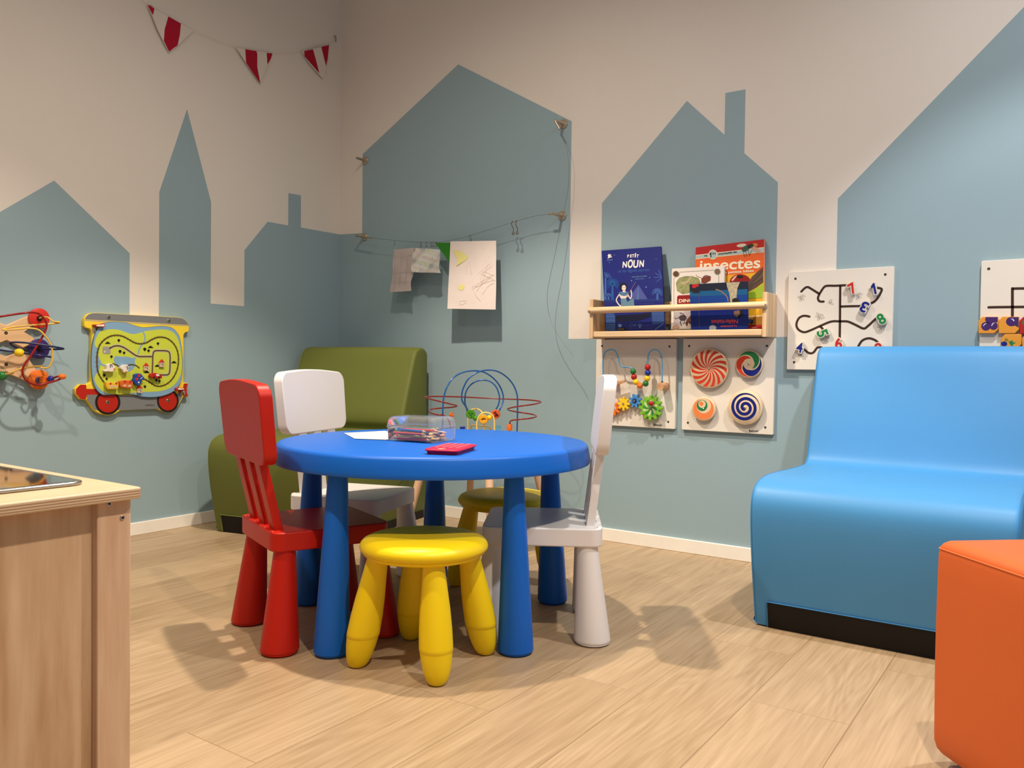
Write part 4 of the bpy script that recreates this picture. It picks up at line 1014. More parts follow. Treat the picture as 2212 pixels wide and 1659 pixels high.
# -- number maze panel
s = 4.158; z = crop(1680, 560, s)
p = panel('white panel of dark grooves with sliding number tokens, partly behind the blue sofa', 2.260, 2.600, 0.700, 1.042)
for x, y in ((159, 175), (966, 137), (147, 925)): hn(p, x, y, z)
GR = mat('groove_brown', (58, 38, 28), 0.7)
def groove(P, w=0.0076):
    q = cat([WR.px(*z(*a), PD) for a in P], 6)
    obj('groove', G().stroke(WR, q, w, PD - 0.001, PD + 0.0004), GR, p, smooth=False)
groove([(212, 290), (245, 258), (270, 250), (300, 265), (375, 312)]); groove([(375, 312), (415, 252), (450, 238), (520, 238), (660, 230)])
groove([(375, 312), (362, 345), (368, 370), (385, 380), (412, 380)]); groove([(562, 238), (560, 400), (559, 560), (556, 735)])
groove([(562, 425), (650, 422), (740, 420), (810, 408), (880, 370), (925, 300), (933, 268), (905, 258), (880, 258)])
groove([(285, 515), (235, 508), (190, 530), (168, 585), (185, 630), (235, 655), (290, 640), (380, 600), (480, 560), (560, 558), (630, 560), (700, 590), (770, 622), (810, 600), (890, 525)])
groove([(380, 605), (400, 620), (405, 640)]); groove([(240, 810), (280, 842), (320, 838), (355, 795), (395, 792)])
groove([(725, 780), (760, 730), (820, 710), (880, 730), (912, 765)])
LEAF = mat('print_line', (120, 108, 104), 0.7)
for cx, cy, n in ((213, 343, 7), (475, 385, 4), (375, 515, 9), (725, 325, 7), (930, 610, 8), (825, 272, 1), (430, 720, 6), (205, 850, 4)):
    for k in range(n):
        a = 2.4 * k; rr = 11 * math.sqrt(k); x, y = cx + rr * 1.15 * math.cos(a), cy + rr * math.sin(a)
        q = [WR.px(*z(*e), PD) for e in ell(x, y, 13, 7, 10, 0.5 if k % 2 else -0.4)]
        obj('leaf_outline', G().stroke(WR, q, 0.0006, PD, PD + 0.0004, True, False), LEAF, p, smooth=False)
def token(ch, x, y, h, rot, col, d=0.030):
    u, v = WR.px(*z(x, y), d); hh = h / s * 0.00181; w = hh * (0.50 if ch == '1' else 0.62)
    ca, sa = math.cos(rot), math.sin(rot); ox, oy = u - (w / 2 * ca - hh / 2 * sa), v - (w / 2 * sa + hh / 2 * ca)
    b = 0.0026; ox2, oy2 = u - ((w / 2 + b) * ca - (hh / 2 + b) * sa), v - ((w / 2 + b) * sa + (hh / 2 + b) * ca)
    if ch == '1':
        t_ = obj('number_token', digit_one(WR, u, v, w, hh, rot, PD + 0.004, d, 0.0026), PW, p, angle=50)
        obj('printed_number', digit_one(WR, u, v, w, hh, rot, d, d + 0.0006), col, t_, smooth=False)
    else:
        t_ = obj('number_token', G().text(WR, ch, ox2, oy2, w + 2 * b, hh + 2 * b, rot, PD + 0.004, d, 0.09), PW, p, angle=50)
        obj('printed_number', G().text(WR, ch, ox, oy, w, hh, rot, d, d + 0.0006, 0.03), col, t_, smooth=False)
    obj('peg', cyl(WR, u, v, PD, d - 0.004, 0.006), PW, t_)
NR, NB_, NG = flat('number_red', (200, 44, 30)), flat('number_blue', (20, 34, 120)), flat('number_green', (30, 130, 62))
token('7', 672, 260, 84, 0.50, NR); token('1', 866, 264, 84, 0.22, NB_); token('3', 776, 428, 84, 2.70, NB_)
token('8', 930, 535, 84, 0.55, NG); token('5', 402, 664, 84, -1.2, NG); token('4', 196, 793, 80, -0.15, NB_)
token('6', 545, 755, 84, 0.15, NR); token('9', 905, 800, 84, 0.2, NR)

# -- fruit tile panel at the right edge
p = panel('white panel at the right edge with orange fruit tiles on dark grooves', 2.848, 3.19, 0.700, 1.044)
hn(p, 1895, 86, z)
groove([(1895, 432), (2000, 430), (2212, 428), (2330, 427)]); groove([(2108, 520), (2108, 262)]); groove([(2108, 264), (2212, 262), (2330, 262)]); groove([(2330, 262), (2330, 700)])
TO = mat('tile_orange', (222, 148, 52), 0.5); PLUM = flat('plum_purple', (66, 36, 100)); TRD = mat('tile_red', (170, 34, 30), 0.5)
def tile(x0, y0, x1, y1, m_=TO):
    c = 36; P = pts(WR, z, [(x0 + c, y0), (x1, y0), (x1, y1 - c), (x1 - c, y1), (x0, y1), (x0, y0 + c)], 0.030)
    return obj('fruit_tile', G().prism(WR, P, PD + 0.002, 0.030), m_, p, bevel=0.0015)
def tart(t_, lst, m_, lay=0): obj('printed_fruit', G().prism(WR, pts(WR, z, lst, 0.030), 0.030, 0.0303 + 0.0003 * lay), m_, t_, smooth=False)
WHT = flat('gloss_white', (224, 220, 228))
a = tile(1802, 517, 1981, 667); tart(a, ell(1870, 602, 42, 40), PLUM); tart(a, ell(1938, 598, 38, 36), PLUM, 1); tart(a, [(1868, 519), (1976, 519), (1976, 560), (1930, 590), (1880, 570), (1862, 545)], PLUM)
tart(a, [(1845, 600), (1855, 580), (1880, 575), (1858, 588), (1850, 602)], WHT, 2); tart(a, [(1918, 596), (1930, 574), (1955, 568), (1935, 580), (1924, 600)], WHT, 2)
a = tile(1983, 515, 2168, 667); tart(a, ell(2100, 560, 50, 42), PLUM); tart(a, [(2110, 519), (2164, 519), (2164, 612), (2120, 590)], PLUM, 1); tart(a, [(2090, 535), (2115, 535), (2128, 556), (2118, 556), (2108, 543)], WHT, 2)
a = tile(2170, 517, 2350, 672, TRD); tart(a, ell(2215, 570, 18, 26), FG_)
a = tile(2006, 672, 2190, 800); tart(a, ell(2034, 760, 28, 22), NB_); tart(a, [(2075, 745), (2105, 725), (2115, 745), (2140, 750), (2110, 765), (2115, 785), (2090, 770)], FG_)
obj('printed_vine', G().stroke(WR, cat([WR.px(*z(*q), 0.03) for q in ((2034, 740), (2050, 712), (2068, 722), (2052, 735), (2045, 718), (2090, 745))], 4), 0.001, 0.03, 0.0305), FG_, a)
a = tile(2194, 672, 2370, 800)

# ================================================================ train panel on the left wall
def make_train():
    s = 6.382; z = crop(150, 660, s); D0 = 0.020
    cu, cv = WL.px(*z(850, 800), 0)
    t = thing('train_panel', 'yellow wagon-shaped wall panel with a railway landscape and red wheels', 'wall toy', (0, cu, cv))
    YL = mat('wagon_yellow', (236, 204, 56), 0.5); GRY = flat('wagon_grey', (118, 120, 122)); RD = flat('wagon_red', (176, 34, 20)); BK = flat('wagon_black', (34, 22, 20))
    out = [(205, 195), (225, 150), (260, 118), (310, 102), (380, 100), (1480, 160), (1560, 172), (1610, 205), (1640, 245), (1652, 285), (1648, 358), (1595, 375), (1576, 405), (1570, 1072), (1600, 1063), (1640, 1080), (1622, 1130), (1625, 1210), (1641, 1235), (1622, 1266), (1566, 1264), (1552, 1295), (1500, 1390), (1440, 1450), (1355, 1478), (1260, 1445), (1195, 1418), (700, 1447), (630, 1495), (527, 1515), (425, 1492), (345, 1450), (305, 1395), (240, 1300), (225, 1298), (150, 1294), (120, 1255), (85, 1215), (80, 1150), (118, 1108), (150, 1085), (240, 1088), (290, 1060), (303, 1000), (305, 350), (285, 318), (228, 308), (205, 282)]
    obj('body_board', G().prism(WL, pts(WL, z, out, D0), 0.0, D0), YL, t, bevel=0.0022, seg=2)
    def dc(name, lst, m_, lay=0, parent=t, base=D0):
        return obj(name, G().prism(WL, pts(WL, z, lst, base), base, base + 0.0004 + 0.0003 * lay), m_, parent, smooth=False)
    dc('roof_print', [(213, 190), (232, 150), (262, 122), (312, 106), (380, 104), (1480, 164), (1558, 176), (1606, 210), (1646, 268)], GRY)
    dc('roof_line', [(210, 198), (1648, 274), (1648, 284), (210, 210)], flat('line_grey', (170, 164, 154)))
    dc('coupler_print', [(90, 1150), (128, 1110), (152, 1090), (230, 1092), (234, 1148), (420, 1152), (420, 1228), (240, 1230), (226, 1292), (152, 1288), (124, 1250), (90, 1212)], RD)
    dc('chassis_print', [(235, 1232), (440, 1228), (900, 1240), (1200, 1225), (1560, 1208), (1548, 1270), (1490, 1385), (1250, 1422), (700, 1440), (420, 1450), (345, 1440), (310, 1390), (242, 1296)], GRY)
    dc('coupler_print', [(1500, 1150), (1566, 1140), (1574, 1080), (1600, 1070), (1634, 1084), (1616, 1132), (1620, 1208), (1634, 1236), (1618, 1258), (1570, 1256), (1560, 1200), (1500, 1210)], RD, 1)
    for cx, cy, r1, r2, ry in ((527, 1335, 174, 142, 170), (1355, 1312, 150, 124, 162)):
        w = dc('wheel_tyre', ell(cx, cy, r1, ry, 48), BK, 1); dc('wheel_disc', ell(cx, cy, r2, ry * r2 / r1, 48), RD, 2)
    BOLT = mat('bolt_nickel', (170, 160, 140), 0.3, metal=1.0)
    for x, y in ((543, 160), (1372, 210), (527, 1333), (1358, 1310)):
        u, v = WL.px(*z(x, y), D0 + 0.001); b = obj('bolt', cyl(WL, u, v, D0, D0 + 0.003, 0.0072, 24, 0.0012), BOLT, t)
        obj('socket', cyl(WL, u, v, D0 + 0.0028, D0 + 0.0034, 0.003, 6), BK, b)
    D1 = 0.028
    mp = [(500, 238), (640, 226), (760, 236), (880, 270), (1000, 303), (1100, 300), (1240, 286), (1340, 291), (1420, 312), (1480, 370), (1522, 450), (1546, 600), (1561, 780), (1552, 950), (1522, 1080), (1440, 1180), (1300, 1242), (1150, 1264), (1000, 1257), (880, 1227), (700, 1221), (520, 1233), (440, 1221), (370, 1150), (325, 1040), (304, 850), (307, 650), (330, 480), (352, 400), (398, 300), (440, 257)]
    M = obj('map_board', G().prism(WL, [tuple(q) for q in cat(pts(WL, z, mp, D1), 4, True)], D0, D1), flat('map_water', (124, 160, 188)), t, bevel=0.001)
    obj('map_outline', G().tube([WL.p(u, v, D1 - 0.001) for u, v in cat(pts(WL, z, mp, D1), 4, True)], 0.0011, 6, True), flat('outline_navy', (54, 66, 80)), t)
    def mc(name, lst, m_, lay=0, sm=True):
        q = pts(WL, z, lst, D1); q = cat(q, 4, True) if sm else q
        return obj(name, G().prism(WL, q, D1, D1 + 0.0003 + 0.0002 * lay), m_, t, smooth=False)
    LAND = flat('map_land', (190, 200, 66))
    mc('printed_land', [(345, 530), (380, 420), (440, 352), (560, 328), (680, 335), (780, 370), (870, 393), (960, 380), (1010, 360), (1100, 345), (1250, 330), (1340, 335), (1430, 370), (1490, 450), (1530, 600), (1550, 780), (1540, 930), (1490, 1040), (1400, 1130), (1250, 1180), (1100, 1190), (960, 1195), (800, 1215), (640, 1224), (500, 1205), (400, 1130), (345, 1030), (352, 975), (400, 900), (430, 800), (400, 700), (385, 600)], LAND)
    WT = flat('map_water', (124, 160, 188))
    def river(P, w=0.0058): obj('printed_river', G().stroke(WL, cat(pts(WL, z, P, D1), 5), w, D1, D1 + 0.0005), WT, t, smooth=False)
    river([(1005, 355), (1035, 410), (1038, 480), (1000, 540), (965, 590), (950, 660)]); river([(415, 760), (440, 810), (520, 830), (600, 830)], 0.007)
    mc('printed_lake', [(610, 735), (640, 697), (700, 705), (800, 705), (870, 722), (918, 712), (900, 760), (905, 830), (860, 890), (780, 915), (700, 880), (630, 810)], WT, 1)
    TRK = mat('track_groove', (86, 64, 26), 0.6); PALE = flat('track_pale', (186, 180, 160))
    def track(P, w=0.0058, pale=0.0, ticks=False, closed=False):
        q = cat(pts(WL, z, P, D1), 6, closed)
        if pale: obj('road_print', G().stroke(WL, q, w + pale, D1, D1 + 0.0006, closed), PALE, t, smooth=False)
        if ticks:
            g1 = G()
            for k in range(1, len(q) - 1, 3):
                tx, ty = q[k + 1][0] - q[k - 1][0], q[k + 1][1] - q[k - 1][1]; l = math.hypot(tx, ty) or 1; nx, ny = -ty / l, tx / l; r_ = 0.0062
                g1.stroke(WL, [(q[k][0] - nx * r_, q[k][1] - ny * r_), (q[k][0] + nx * r_, q[k][1] + ny * r_)], 0.0010, D1, D1 + 0.0006, False, False)
            obj('sleeper_print', g1, BK, t, smooth=False)
        obj('track_groove', G().stroke(WL, q, w, D1, D1 + 0.0009, closed), TRK, t, smooth=False)
    track([(495, 1080), (440, 1010), (395, 920), (378, 800), (383, 670), (410, 560), (470, 480), (560, 425), (650, 410), (740, 427), (830, 475), (900, 513), (980, 528), (1060, 512), (1130, 472), (1200, 442), (1270, 436), (1350, 456), (1430, 520), (1482, 610), (1502, 720), (1492, 850), (1445, 970), (1370, 1060), (1280, 1107), (1190, 1107), (1110, 1060), (1030, 1015), (940, 1010), (850, 1030)], ticks=True)
    track([(550, 592), (610, 562), (680, 556), (750, 580), (830, 632), (900, 680), (960, 702), (1040, 703), (1130, 703)], pale=0.006)
    track([(1140, 935), (1145, 800), (1150, 680), (1172, 628), (1250, 622), (1345, 628), (1382, 665), (1386, 800), (1378, 920), (1345, 955), (1240, 955)], pale=0.006)
    track([(600, 802), (660, 825), (700, 850), (760, 840), (820, 820), (870, 816), (920, 830), (960, 860)], w=0.005)
    pk = mc('parking_print', [(470, 562), (560, 570), (566, 660), (550, 672), (470, 665), (456, 650), (456, 575)], flat('parking_grey', (150, 146, 138)), 3, False)
    u, v = WL.px(*z(480, 655), D1 + .001); h_ = 0.0085
    obj('lettering', G().text(WL, 'P', u, v, h_ * .7, h_, -0.03, D1, D1 + 0.0013, 0.02), flat('print_white', (224, 218, 206)), t, smooth=False)
    obj('lettering', G().textpx(WL, 'beleduc', z(1052, 1384), z(1176, 1380), 3.4, D0, D0 + 0.0009, 0.0), flat('print_dark', (60, 56, 56)), t, smooth=False)
    g1 = G()
    TB = flat('tree_black', (30, 26, 20))
    for x, y, r in ((680, 480, 19), (1220, 524, 18), (1038, 602, 22), (1090, 622, 18), (697, 632, 22), (752, 652, 18), (578, 704, 18), (480, 958, 21), (512, 1010, 17), (1198, 1028, 19), (1240, 1040, 17), (1040, 1118, 18)):
        obj('printed_tree', G().prism(WL, pts(WL, z, ell(x, y, r, r), D1), D1, D1 + 0.0006).prism(WL, pts(WL, z, [(x - 3, y), (x + 3, y), (x + 3, y + r + 16), (x - 3, y + r + 16)], D1), D1, D1 + 0.0006), TB, t, smooth=False)
    for x, y in ((527, 516), (1118, 573), (1440, 783), (1212, 832), (1065, 918)): mc('printed_bush', [(x - 34, y + 14), (x - 34, y), (x - 22, y - 4), (x - 10, y - 18), (x + 12, y - 16), (x + 22, y - 2), (x + 34, y), (x + 34, y + 14)], TB, 2, False)
    HS = flat('house_wall', (206, 180, 150)); HR = flat('house_roof', (190, 44, 44)); HW = flat('house_window', (120, 110, 112))
    for x, y in ((1062, 850), (1277, 800), (972, 1158)):
        P = pts(WL, z, [(x - 32, y - 18), (x + 32, y - 14), (x + 32, y + 48), (x - 32, y + 44)], 0.036)
        b = obj('toy_house', G().prism(WL, P, D1, 0.036), HS, t)
        obj('roof', G().prism(WL, pts(WL, z, [(x - 36, y - 16), (x + 2, y - 58), (x + 38, y - 12)], 0.036), D1, 0.0364), HR, b)
        obj('door_print', G().prism(WL, pts(WL, z, [(x + 4, y - 4), (x + 18, y - 4), (x + 18, y + 34), (x + 4, y + 34)], 0.036), 0.036, 0.0364), HW, b, smooth=False)
        obj('window_print', G().prism(WL, pts(WL, z, [(x - 22, y - 4), (x - 6, y - 4), (x - 6, y + 12), (x - 22, y + 12)], 0.036), 0.036, 0.0364), HW, b, smooth=False)
    DB = 0.046
    def piece(name, lst, m_, d1=DB, d0=D1 + 0.001): return obj(name, G().prism(WL, pts(WL, z, lst, d1), d0, d1), m_, t, bevel=0.0012)
    def on(p_, name, lst, m_, lay=0, d1=DB): obj(name, G().prism(WL, pts(WL, z, lst, d1), d1, d1 + 0.0005 + 0.0003 * lay), m_, p_, smooth=False)
    SW = mat('slider_white', (226, 216, 206), 0.45); PO = flat('print_orange', (206, 110, 50))
    a = piece('sheep_slider', [(520, 820), (560, 800), (610, 812), (636, 850), (630, 890), (590, 915), (520, 908), (490, 915), (488, 895), (515, 880)], SW)
    on(a, 'printed_mark', [(556, 812), (590, 812), (592, 850), (582, 850), (582, 822), (566, 822), (568, 856), (558, 856)], BK); on(a, 'orange_foot', [(606, 870), (634, 862), (632, 886), (612, 892)], PO)
    a = piece('sheep_slider', [(745, 815), (800, 815), (822, 850), (812, 905), (770, 928), (745, 915), (740, 890), (725, 880), (705, 865), (708, 840), (730, 838)], SW)
    on(a, 'printed_mark', [(780, 840), (805, 842), (812, 870), (790, 885), (788, 876), (802, 864), (798, 850), (780, 850)], BK); on(a, 'orange_foot', [(765, 908), (800, 904), (796, 918), (768, 922)], PO)
    a = piece('car_slider', [(1115, 965), (1140, 935), (1180, 930), (1215, 935), (1255, 950), (1280, 975), (1275, 1005), (1230, 1005), (1160, 1000), (1120, 990)], mat('slider_red', (176, 30, 22), 0.4))
    on(a, 'windscreen_print', [(1190, 950), (1215, 942), (1240, 955), (1238, 972), (1200, 972)], flat('print_white', (224, 218, 206))); on(a, 'wheel_print', ell(1168, 992, 15, 15), BK, 1); on(a, 'wheel_print', ell(1238, 994, 15, 15), BK, 1)
    a = piece('locomotive_slider', [(905, 950), (950, 935), (985, 940), (1010, 970), (1038, 1000), (1000, 1030), (985, 1070), (950, 1105), (900, 1075), (885, 1040), (900, 1000)], mat('slider_blue', (26, 66, 150), 0.4))
    on(a, 'wheel_print', ell(958, 966, 20, 20), HR); on(a, 'wheel_print', ell(928, 1012, 20, 20), HR); on(a, 'window_print', [(942, 1052), (962, 1046), (968, 1066), (948, 1072)], SW); on(a, 'stripe_print', [(975, 1010), (1005, 985), (1010, 990), (980, 1016)], SW)
    a = piece('wagon_slider', [(700, 1045), (760, 1030), (860, 1035), (880, 1065), (868, 1135), (820, 1142), (710, 1125), (695, 1090)], mat('slider_orange', (206, 98, 36), 0.45))
    on(a, 'wheel_print', ell(765, 1050, 18, 18), HR); on(a, 'wheel_print', ell(840, 1054, 18, 18), HR); on(a, 'window_print', [(740, 1092), (785, 1090), (785, 1114), (740, 1116)], HS); on(a, 'window_print', [(806, 1096), (850, 1094), (850, 1118), (806, 1120)], HS)
    a = piece('wagon_slider', [(505, 1055), (560, 1065), (670, 1062), (682, 1080), (672, 1150), (530, 1155), (505, 1110)], mat('slider_yellow', (222, 176, 40), 0.45))
    on(a, 'wheel_print', ell(566, 1078, 15, 15), HR); on(a, 'wheel_print', ell(648, 1074, 15, 15), HR); on(a, 'window_print', [(545, 1105), (600, 1100), (600, 1130), (545, 1134)], HS); on(a, 'window_print', [(612, 1102), (660, 1100), (660, 1128), (612, 1130)], HS)
    for P, q in (([(345, 262), (450, 256), (470, 244), (495, 262), (490, 292), (465, 304), (445, 292), (360, 294)], [(372, 268), (455, 262), (470, 256), (484, 270), (478, 286), (458, 288), (374, 286)]),
                 ([(1470, 1140), (1490, 1130), (1590, 1136), (1590, 1164), (1505, 1168), (1475, 1180)], [(1488, 1142), (1510, 1138), (1580, 1144), (1580, 1156), (1508, 1162)])):
        a = piece('signal_arm', P, mat('slider_red', (176, 30, 22), 0.4), 0.040, D0); on(a, 'white_print', q, flat('print_white', (224, 218, 206)), 0, 0.040)
    for P in ([(330, 300), (355, 300), (362, 385), (340, 340), (318, 390)], [(1540, 1180), (1585, 1176), (1590, 1245), (1575, 1200), (1552, 1200), (1540, 1250)]):
        obj('signal_ladder', G().prism(WL, pts(WL, z, P, D0 + .004), D0, D0 + 0.006), flat('ladder_grey', (170, 160, 146)), t)
make_train()

# ================================================================ bead maze on the left wall
def make_wall_maze():
    s = 4.7375; z = crop(0, 650, s)
    cu, cv = WL.px(*z(400, 490), 0)
    t = thing('wall_bead_maze', 'wooden wall bead maze with red, purple and orange discs and looping wires', 'wall toy', (0, cu, cv))
    PLW = wood('maze_birch', (222, 184, 142), (206, 164, 120), 'y', 5.0, 8.0, 0.5, 1.0)
    D0 = 0.018
    up = [(-260, 150), (-120, 170), (0, 222), (65, 250), (300, 150), (340, 250), (250, 318), (360, 385), (330, 440), (235, 480), (70, 402), (0, 430), (-120, 480), (-260, 520)]
    lo = [(-260, 500), (-120, 530), (0, 545), (65, 570), (130, 548), (280, 500), (330, 560), (300, 600), (370, 700), (330, 780), (345, 850), (200, 790), (60, 735), (0, 762), (-120, 820), (-260, 860)]
    obj('backing_board', G().prism(WL, pts(WL, z, up, D0), 0.0, D0), PLW, t, bevel=0.002)
    obj('backing_board', G().prism(WL, pts(WL, z, lo, D0 - 0.001), 0.0, D0 - 0.001), PLW, t, bevel=0.002)
    for x, y in ((62, 328), (65, 648)):
        u, v = WL.px(*z(x, y), D0); screw(t, WL, u, v, D0 - 0.0006, 0.006)
    def mz(name, P, r, m_, n=6):
        q = [WL.p(*WL.px(*z(x, y), d), d) for x, y, d in P]
        return obj(name, G().tube([Vector(e) for e in cat([tuple(e) for e in q], n)], r, 10), m_, t)
    for x, y, c in ((403, 177, (196, 46, 34)), (403, 490, (52, 34, 96)), (403, 805, (226, 112, 34))):
        u, v = WL.px(*z(x, y), 0.026)
        dd_ = obj('disc', G().lathe(WL.p(u, v, 0), WL.N, [(0.0345, D0), (0.036, D0 + 0.001), (0.036, 0.0255), (0.0345, 0.0265), (0.001, 0.0265)], 48, cap=False), mat('maze_disc_%d' % y, c, 0.4), t)
        obj('axle_cap', cyl(WL, u, v, 0.026, 0.034, 0.0095, 20, 0.002), BLACK, dd_)
    RW = mat('maze_wire_red', (140, 20, 20), 0.25); YW = mat('maze_wire_yellow', (222, 178, 76), 0.3); BW = mat('maze_wire_blue', (24, 36, 80), 0.25)
    mz('wire', [(-160, 190, .03), (-40, 168, .08), (120, 142, .10), (250, 124, .11), (330, 118, .11), (400, 132, .11), (450, 180, .11), (478, 245, .11), (455, 325, .11), (400, 425, .11), (320, 555, .11), (250, 655, .11), (230, 720, .11), (250, 790, .11), (310, 842, .11), (400, 858, .11), (520, 832, .115), (600, 806, .12), (650, 788, .12)], 0.0036, RW)
    mz('wire', [(405, 178, .034), (440, 166, .05), (485, 168, .07), (515, 188, .085), (550, 212, .10), (608, 218, .11), (560, 232, .10), (350, 246, .085), (140, 266, .08), (25, 295, .09), (160, 292, .10), (300, 280, .11), (390, 295, .115), (450, 345, .12), (510, 430, .12), (538, 530, .12), (530, 620, .12), (490, 682, .115), (420, 684, .10), (432, 668, .09), (330, 674, .08), (200, 697, .07), (120, 735, .06), (135, 740, .05), (40, 752, .04), (-60, 775, .02)], 0.0030, YW)
    mz('wire', [(-120, 495, .03), (0, 504, .06), (120, 518, .08), (280, 540, .10), (400, 556, .115), (522, 574, .12)], 0.0034, BW)
    mz('wire', [(403, 490, .034), (450, 494, .06), (560, 495, .09), (650, 491, .12), (600, 478, .125), (500, 460, .12), (370, 440, .11), (240, 426, .10), (130, 424, .09), (108, 440, .08), (160, 475, .07), (230, 500, .06), (310, 520, .05), (330, 526, .019)], 0.0034, BW)
    def bd(x, y, d, r, k, sq=(1, 1, 1)):
        u, v = WL.px(*z(x, y), d); obj('bead', G().ball(WL.p(u, v, d), r, sq=sq), BEAD[k], t)
    bd(195, 530, .085, 0.0165, 'yellow', (1, 1, .88)); bd(20, 768, .03, 0.0165, 'green'); bd(635, 775, .125, 0.0125, 'orange', (1, 1.1, .85)); bd(518, 797, .085, 0.0115, 'blue')
    q = [WL.p(*WL.px(*z(x, y), d), d) for x, y, d in ((400, 812, .026), (460, 803, .06), (520, 797, .085), (600, 770, .115), (640, 770, .125))]
    obj('wire', G().tube(q, 0.0034, 10), RW, t)
    a = WL.p(*WL.px(*z(395, 812), .03), .03); b = WL.p(*WL.px(*z(420, 808), .043), .043)
    obj('bead', G().tube([a, b], 0.0125, 20), mat('bead_slate', (76, 84, 130), 0.3), t)
    u, v = WL.px(*z(448, 805), 0.055)
    obj('bead', G().prism(WL, rrect(u - .012, u + .012, v - .012, v + .012, .002, 2), 0.045, 0.068), BEAD['orange'], t, bevel=0.002)
make_wall_maze()

# ================================================================ bead maze table behind the play table
def make_maze_table():
    C = Vector((1.212, -0.407, 0)); rt = Vector((0.822, 0.5695, 0)); fw = Vector((-0.5695, 0.822, 0))
    t = thing('bead_maze_table', 'round wooden-legged bead maze with tall blue and red wires behind the blue table', 'bead maze', C)
    F = Fr(C, rt, (0, 0, 1))           # normal faces the room
    BT = wood('maze_top', (214, 176, 132), (194, 152, 108), 'x', 5.0, 8.0, 0.45, 1.0)
    obj('round_board', G().lathe(C, (0, 0, 1), [(0.214, 0.365), (0.22, 0.369), (0.22, 0.381), (0.214, 0.385)], 64), BT, t)
    for k in range(4):
        a = math.radians(11 + 90 * k); d = rt * math.cos(a) + fw * math.sin(a)
        obj('leg', G().tube([C + d * 0.300, C + d * 0.205 + Vector((0, 0, 0.367))], [0.012, 0.016], 20), mat('beech_leg', (222, 182, 146), 0.5), t)
    def P3(x, y, d): 
        u, v = F.px(900 + x / 7.373, 780 + y / 7.373, d); return F.p(u, v, d)
    def wr3(P, r, m_, name='wire', n=6): return obj(name, G().tube([Vector(e) for e in cat([tuple(P3(*q)) for q in P], n)], r, 10), m_, t)
    BL = mat('loop_blue', (22, 84, 150), 0.22, coat=0.5); RL = mat('loop_red', (128, 24, 20), 0.22, coat=0.5); YL = mat('loop_yellow', (230, 200, 110), 0.3)
    wr3([(412, 1345, .06), (412, 1100, .06), (415, 850, .06), (420, 700, .055), (435, 560, .05), (490, 400, .04), (590, 260, .02), (740, 180, 0), (920, 153, -.02), (1080, 180, -.04), (1230, 280, -.05), (1330, 410, -.06), (1380, 560, -.06), (1365, 680, -.05), (1310, 800, -.03), (1265, 850, -.01), (1170, 905, 0), (1065, 925, 0), (950, 905, 0), (865, 845, 0), (810, 800, .0), (790, 740, .01), (730, 640, .02), (716, 560, .02), (740, 440, .02), (810, 300, .02), (900, 220, .01), (1010, 165, 0), (1150, 143, -.02), (1290, 165, -.03), (1430, 250, -.05), (1540, 380, -.06), (1600, 540, -.06), (1608, 700, -.06), (1605, 900, -.06), (1600, 1100, -.06), (1600, 1345, -.06)], 0.0030, BL)
    wr3([(860, 840, .0), (820, 790, 0), (780, 700, 0), (768, 600, 0), (790, 480, 0), (860, 380, 0), (960, 320, 0), (1075, 303, 0), (1180, 330, 0), (1265, 410, 0), (1310, 520, 0), (1320, 600, 0), (1300, 700, 0), (1262, 775, 0), (1262, 850, 0)], 0.0028, BL)
    wr3([(540, 1345, .08), (530, 1000, .08), (440, 870, .09), (350, 858, .10), (230, 830, .06), (196, 795, .0), (240, 765, -.05), (400, 748, -.04), (560, 735, .02), (645, 716, .06), (560, 690, .10), (400, 650, .12), (240, 610, .08), (128, 574, .0), (240, 563, -.06), (490, 565, -.10), (800, 575, -.12), (1200, 595, -.12), (1600, 610, -.10), (1850, 625, -.06), (1985, 650, .0), (1880, 685, .06), (1700, 710, .08), (1520, 740, .04), (1448, 770, .0), (1540, 800, -.05), (1700, 825, -.07), (1850, 850, -.04), (1910, 880, .02), (1820, 910, .06), (1640, 930, .07), (1510, 948, .04), (1485, 990, .02), (1480, 1100, .02), (1480, 1345, .02)], 0.0028, RL)
    wr3([(1010, 1345, .05), (958, 1080, .05), (965, 950, .05), (1000, 870, .05), (1060, 828, .05), (1120, 822, .05), (1190, 850, .05), (1232, 920, .05), (1240, 1080, .05), (1240, 1345, .05)], 0.0030, YL)
    wr3([(816, 1345, -.05), (816, 1080, -.05), (818, 900, -.05), (840, 800, -.05), (900, 765, -.05), (960, 762, -.04), (1010, 785, -.02), (1045, 825, 0), (1060, 900, 0), (1075, 1000, 0), (1075, 1345, 0)], 0.0028, YL)
    wr3([(860, 1345, .02), (865, 1060, .02), (900, 1022, .02), (1000, 1030, .02), (1120, 1040, .02), (1165, 1065, .02), (1185, 1110, .02), (1190, 1345, .02)], 0.0026, mat('loop_olive', (150, 128, 56), 0.35))
    def rb(x, y, d, r, m_, name='bead', th=None):
        c = P3(x, y, d)
        if th: return obj(name, G().lathe(c - F.N * th / 2, F.N, [(r - .002, 0), (r, .002), (r, th - .002), (r - .002, th)], 32), m_, t)
        return obj(name, G().ball(c, r), m_, t)
    GB_ = mat('bead_grass', (70, 138, 30), 0.3); YB_ = BEAD['yellow']
    a = rb(860, 843, .0, .0178, GB_, th=.014); bq = rb(1260, 845, .0, .0178, mat('bead_rust', (206, 92, 44), 0.35), th=.014); cq = rb(1063, 925, .012, .0178, mat('bead_sun', (228, 168, 40), 0.35), th=.014)
    rb(938, 910, .0, .0105, GB_); rb(1162, 902, .0, .0105, YB_)
    INK = flat('ink_dark', (46, 20, 18))
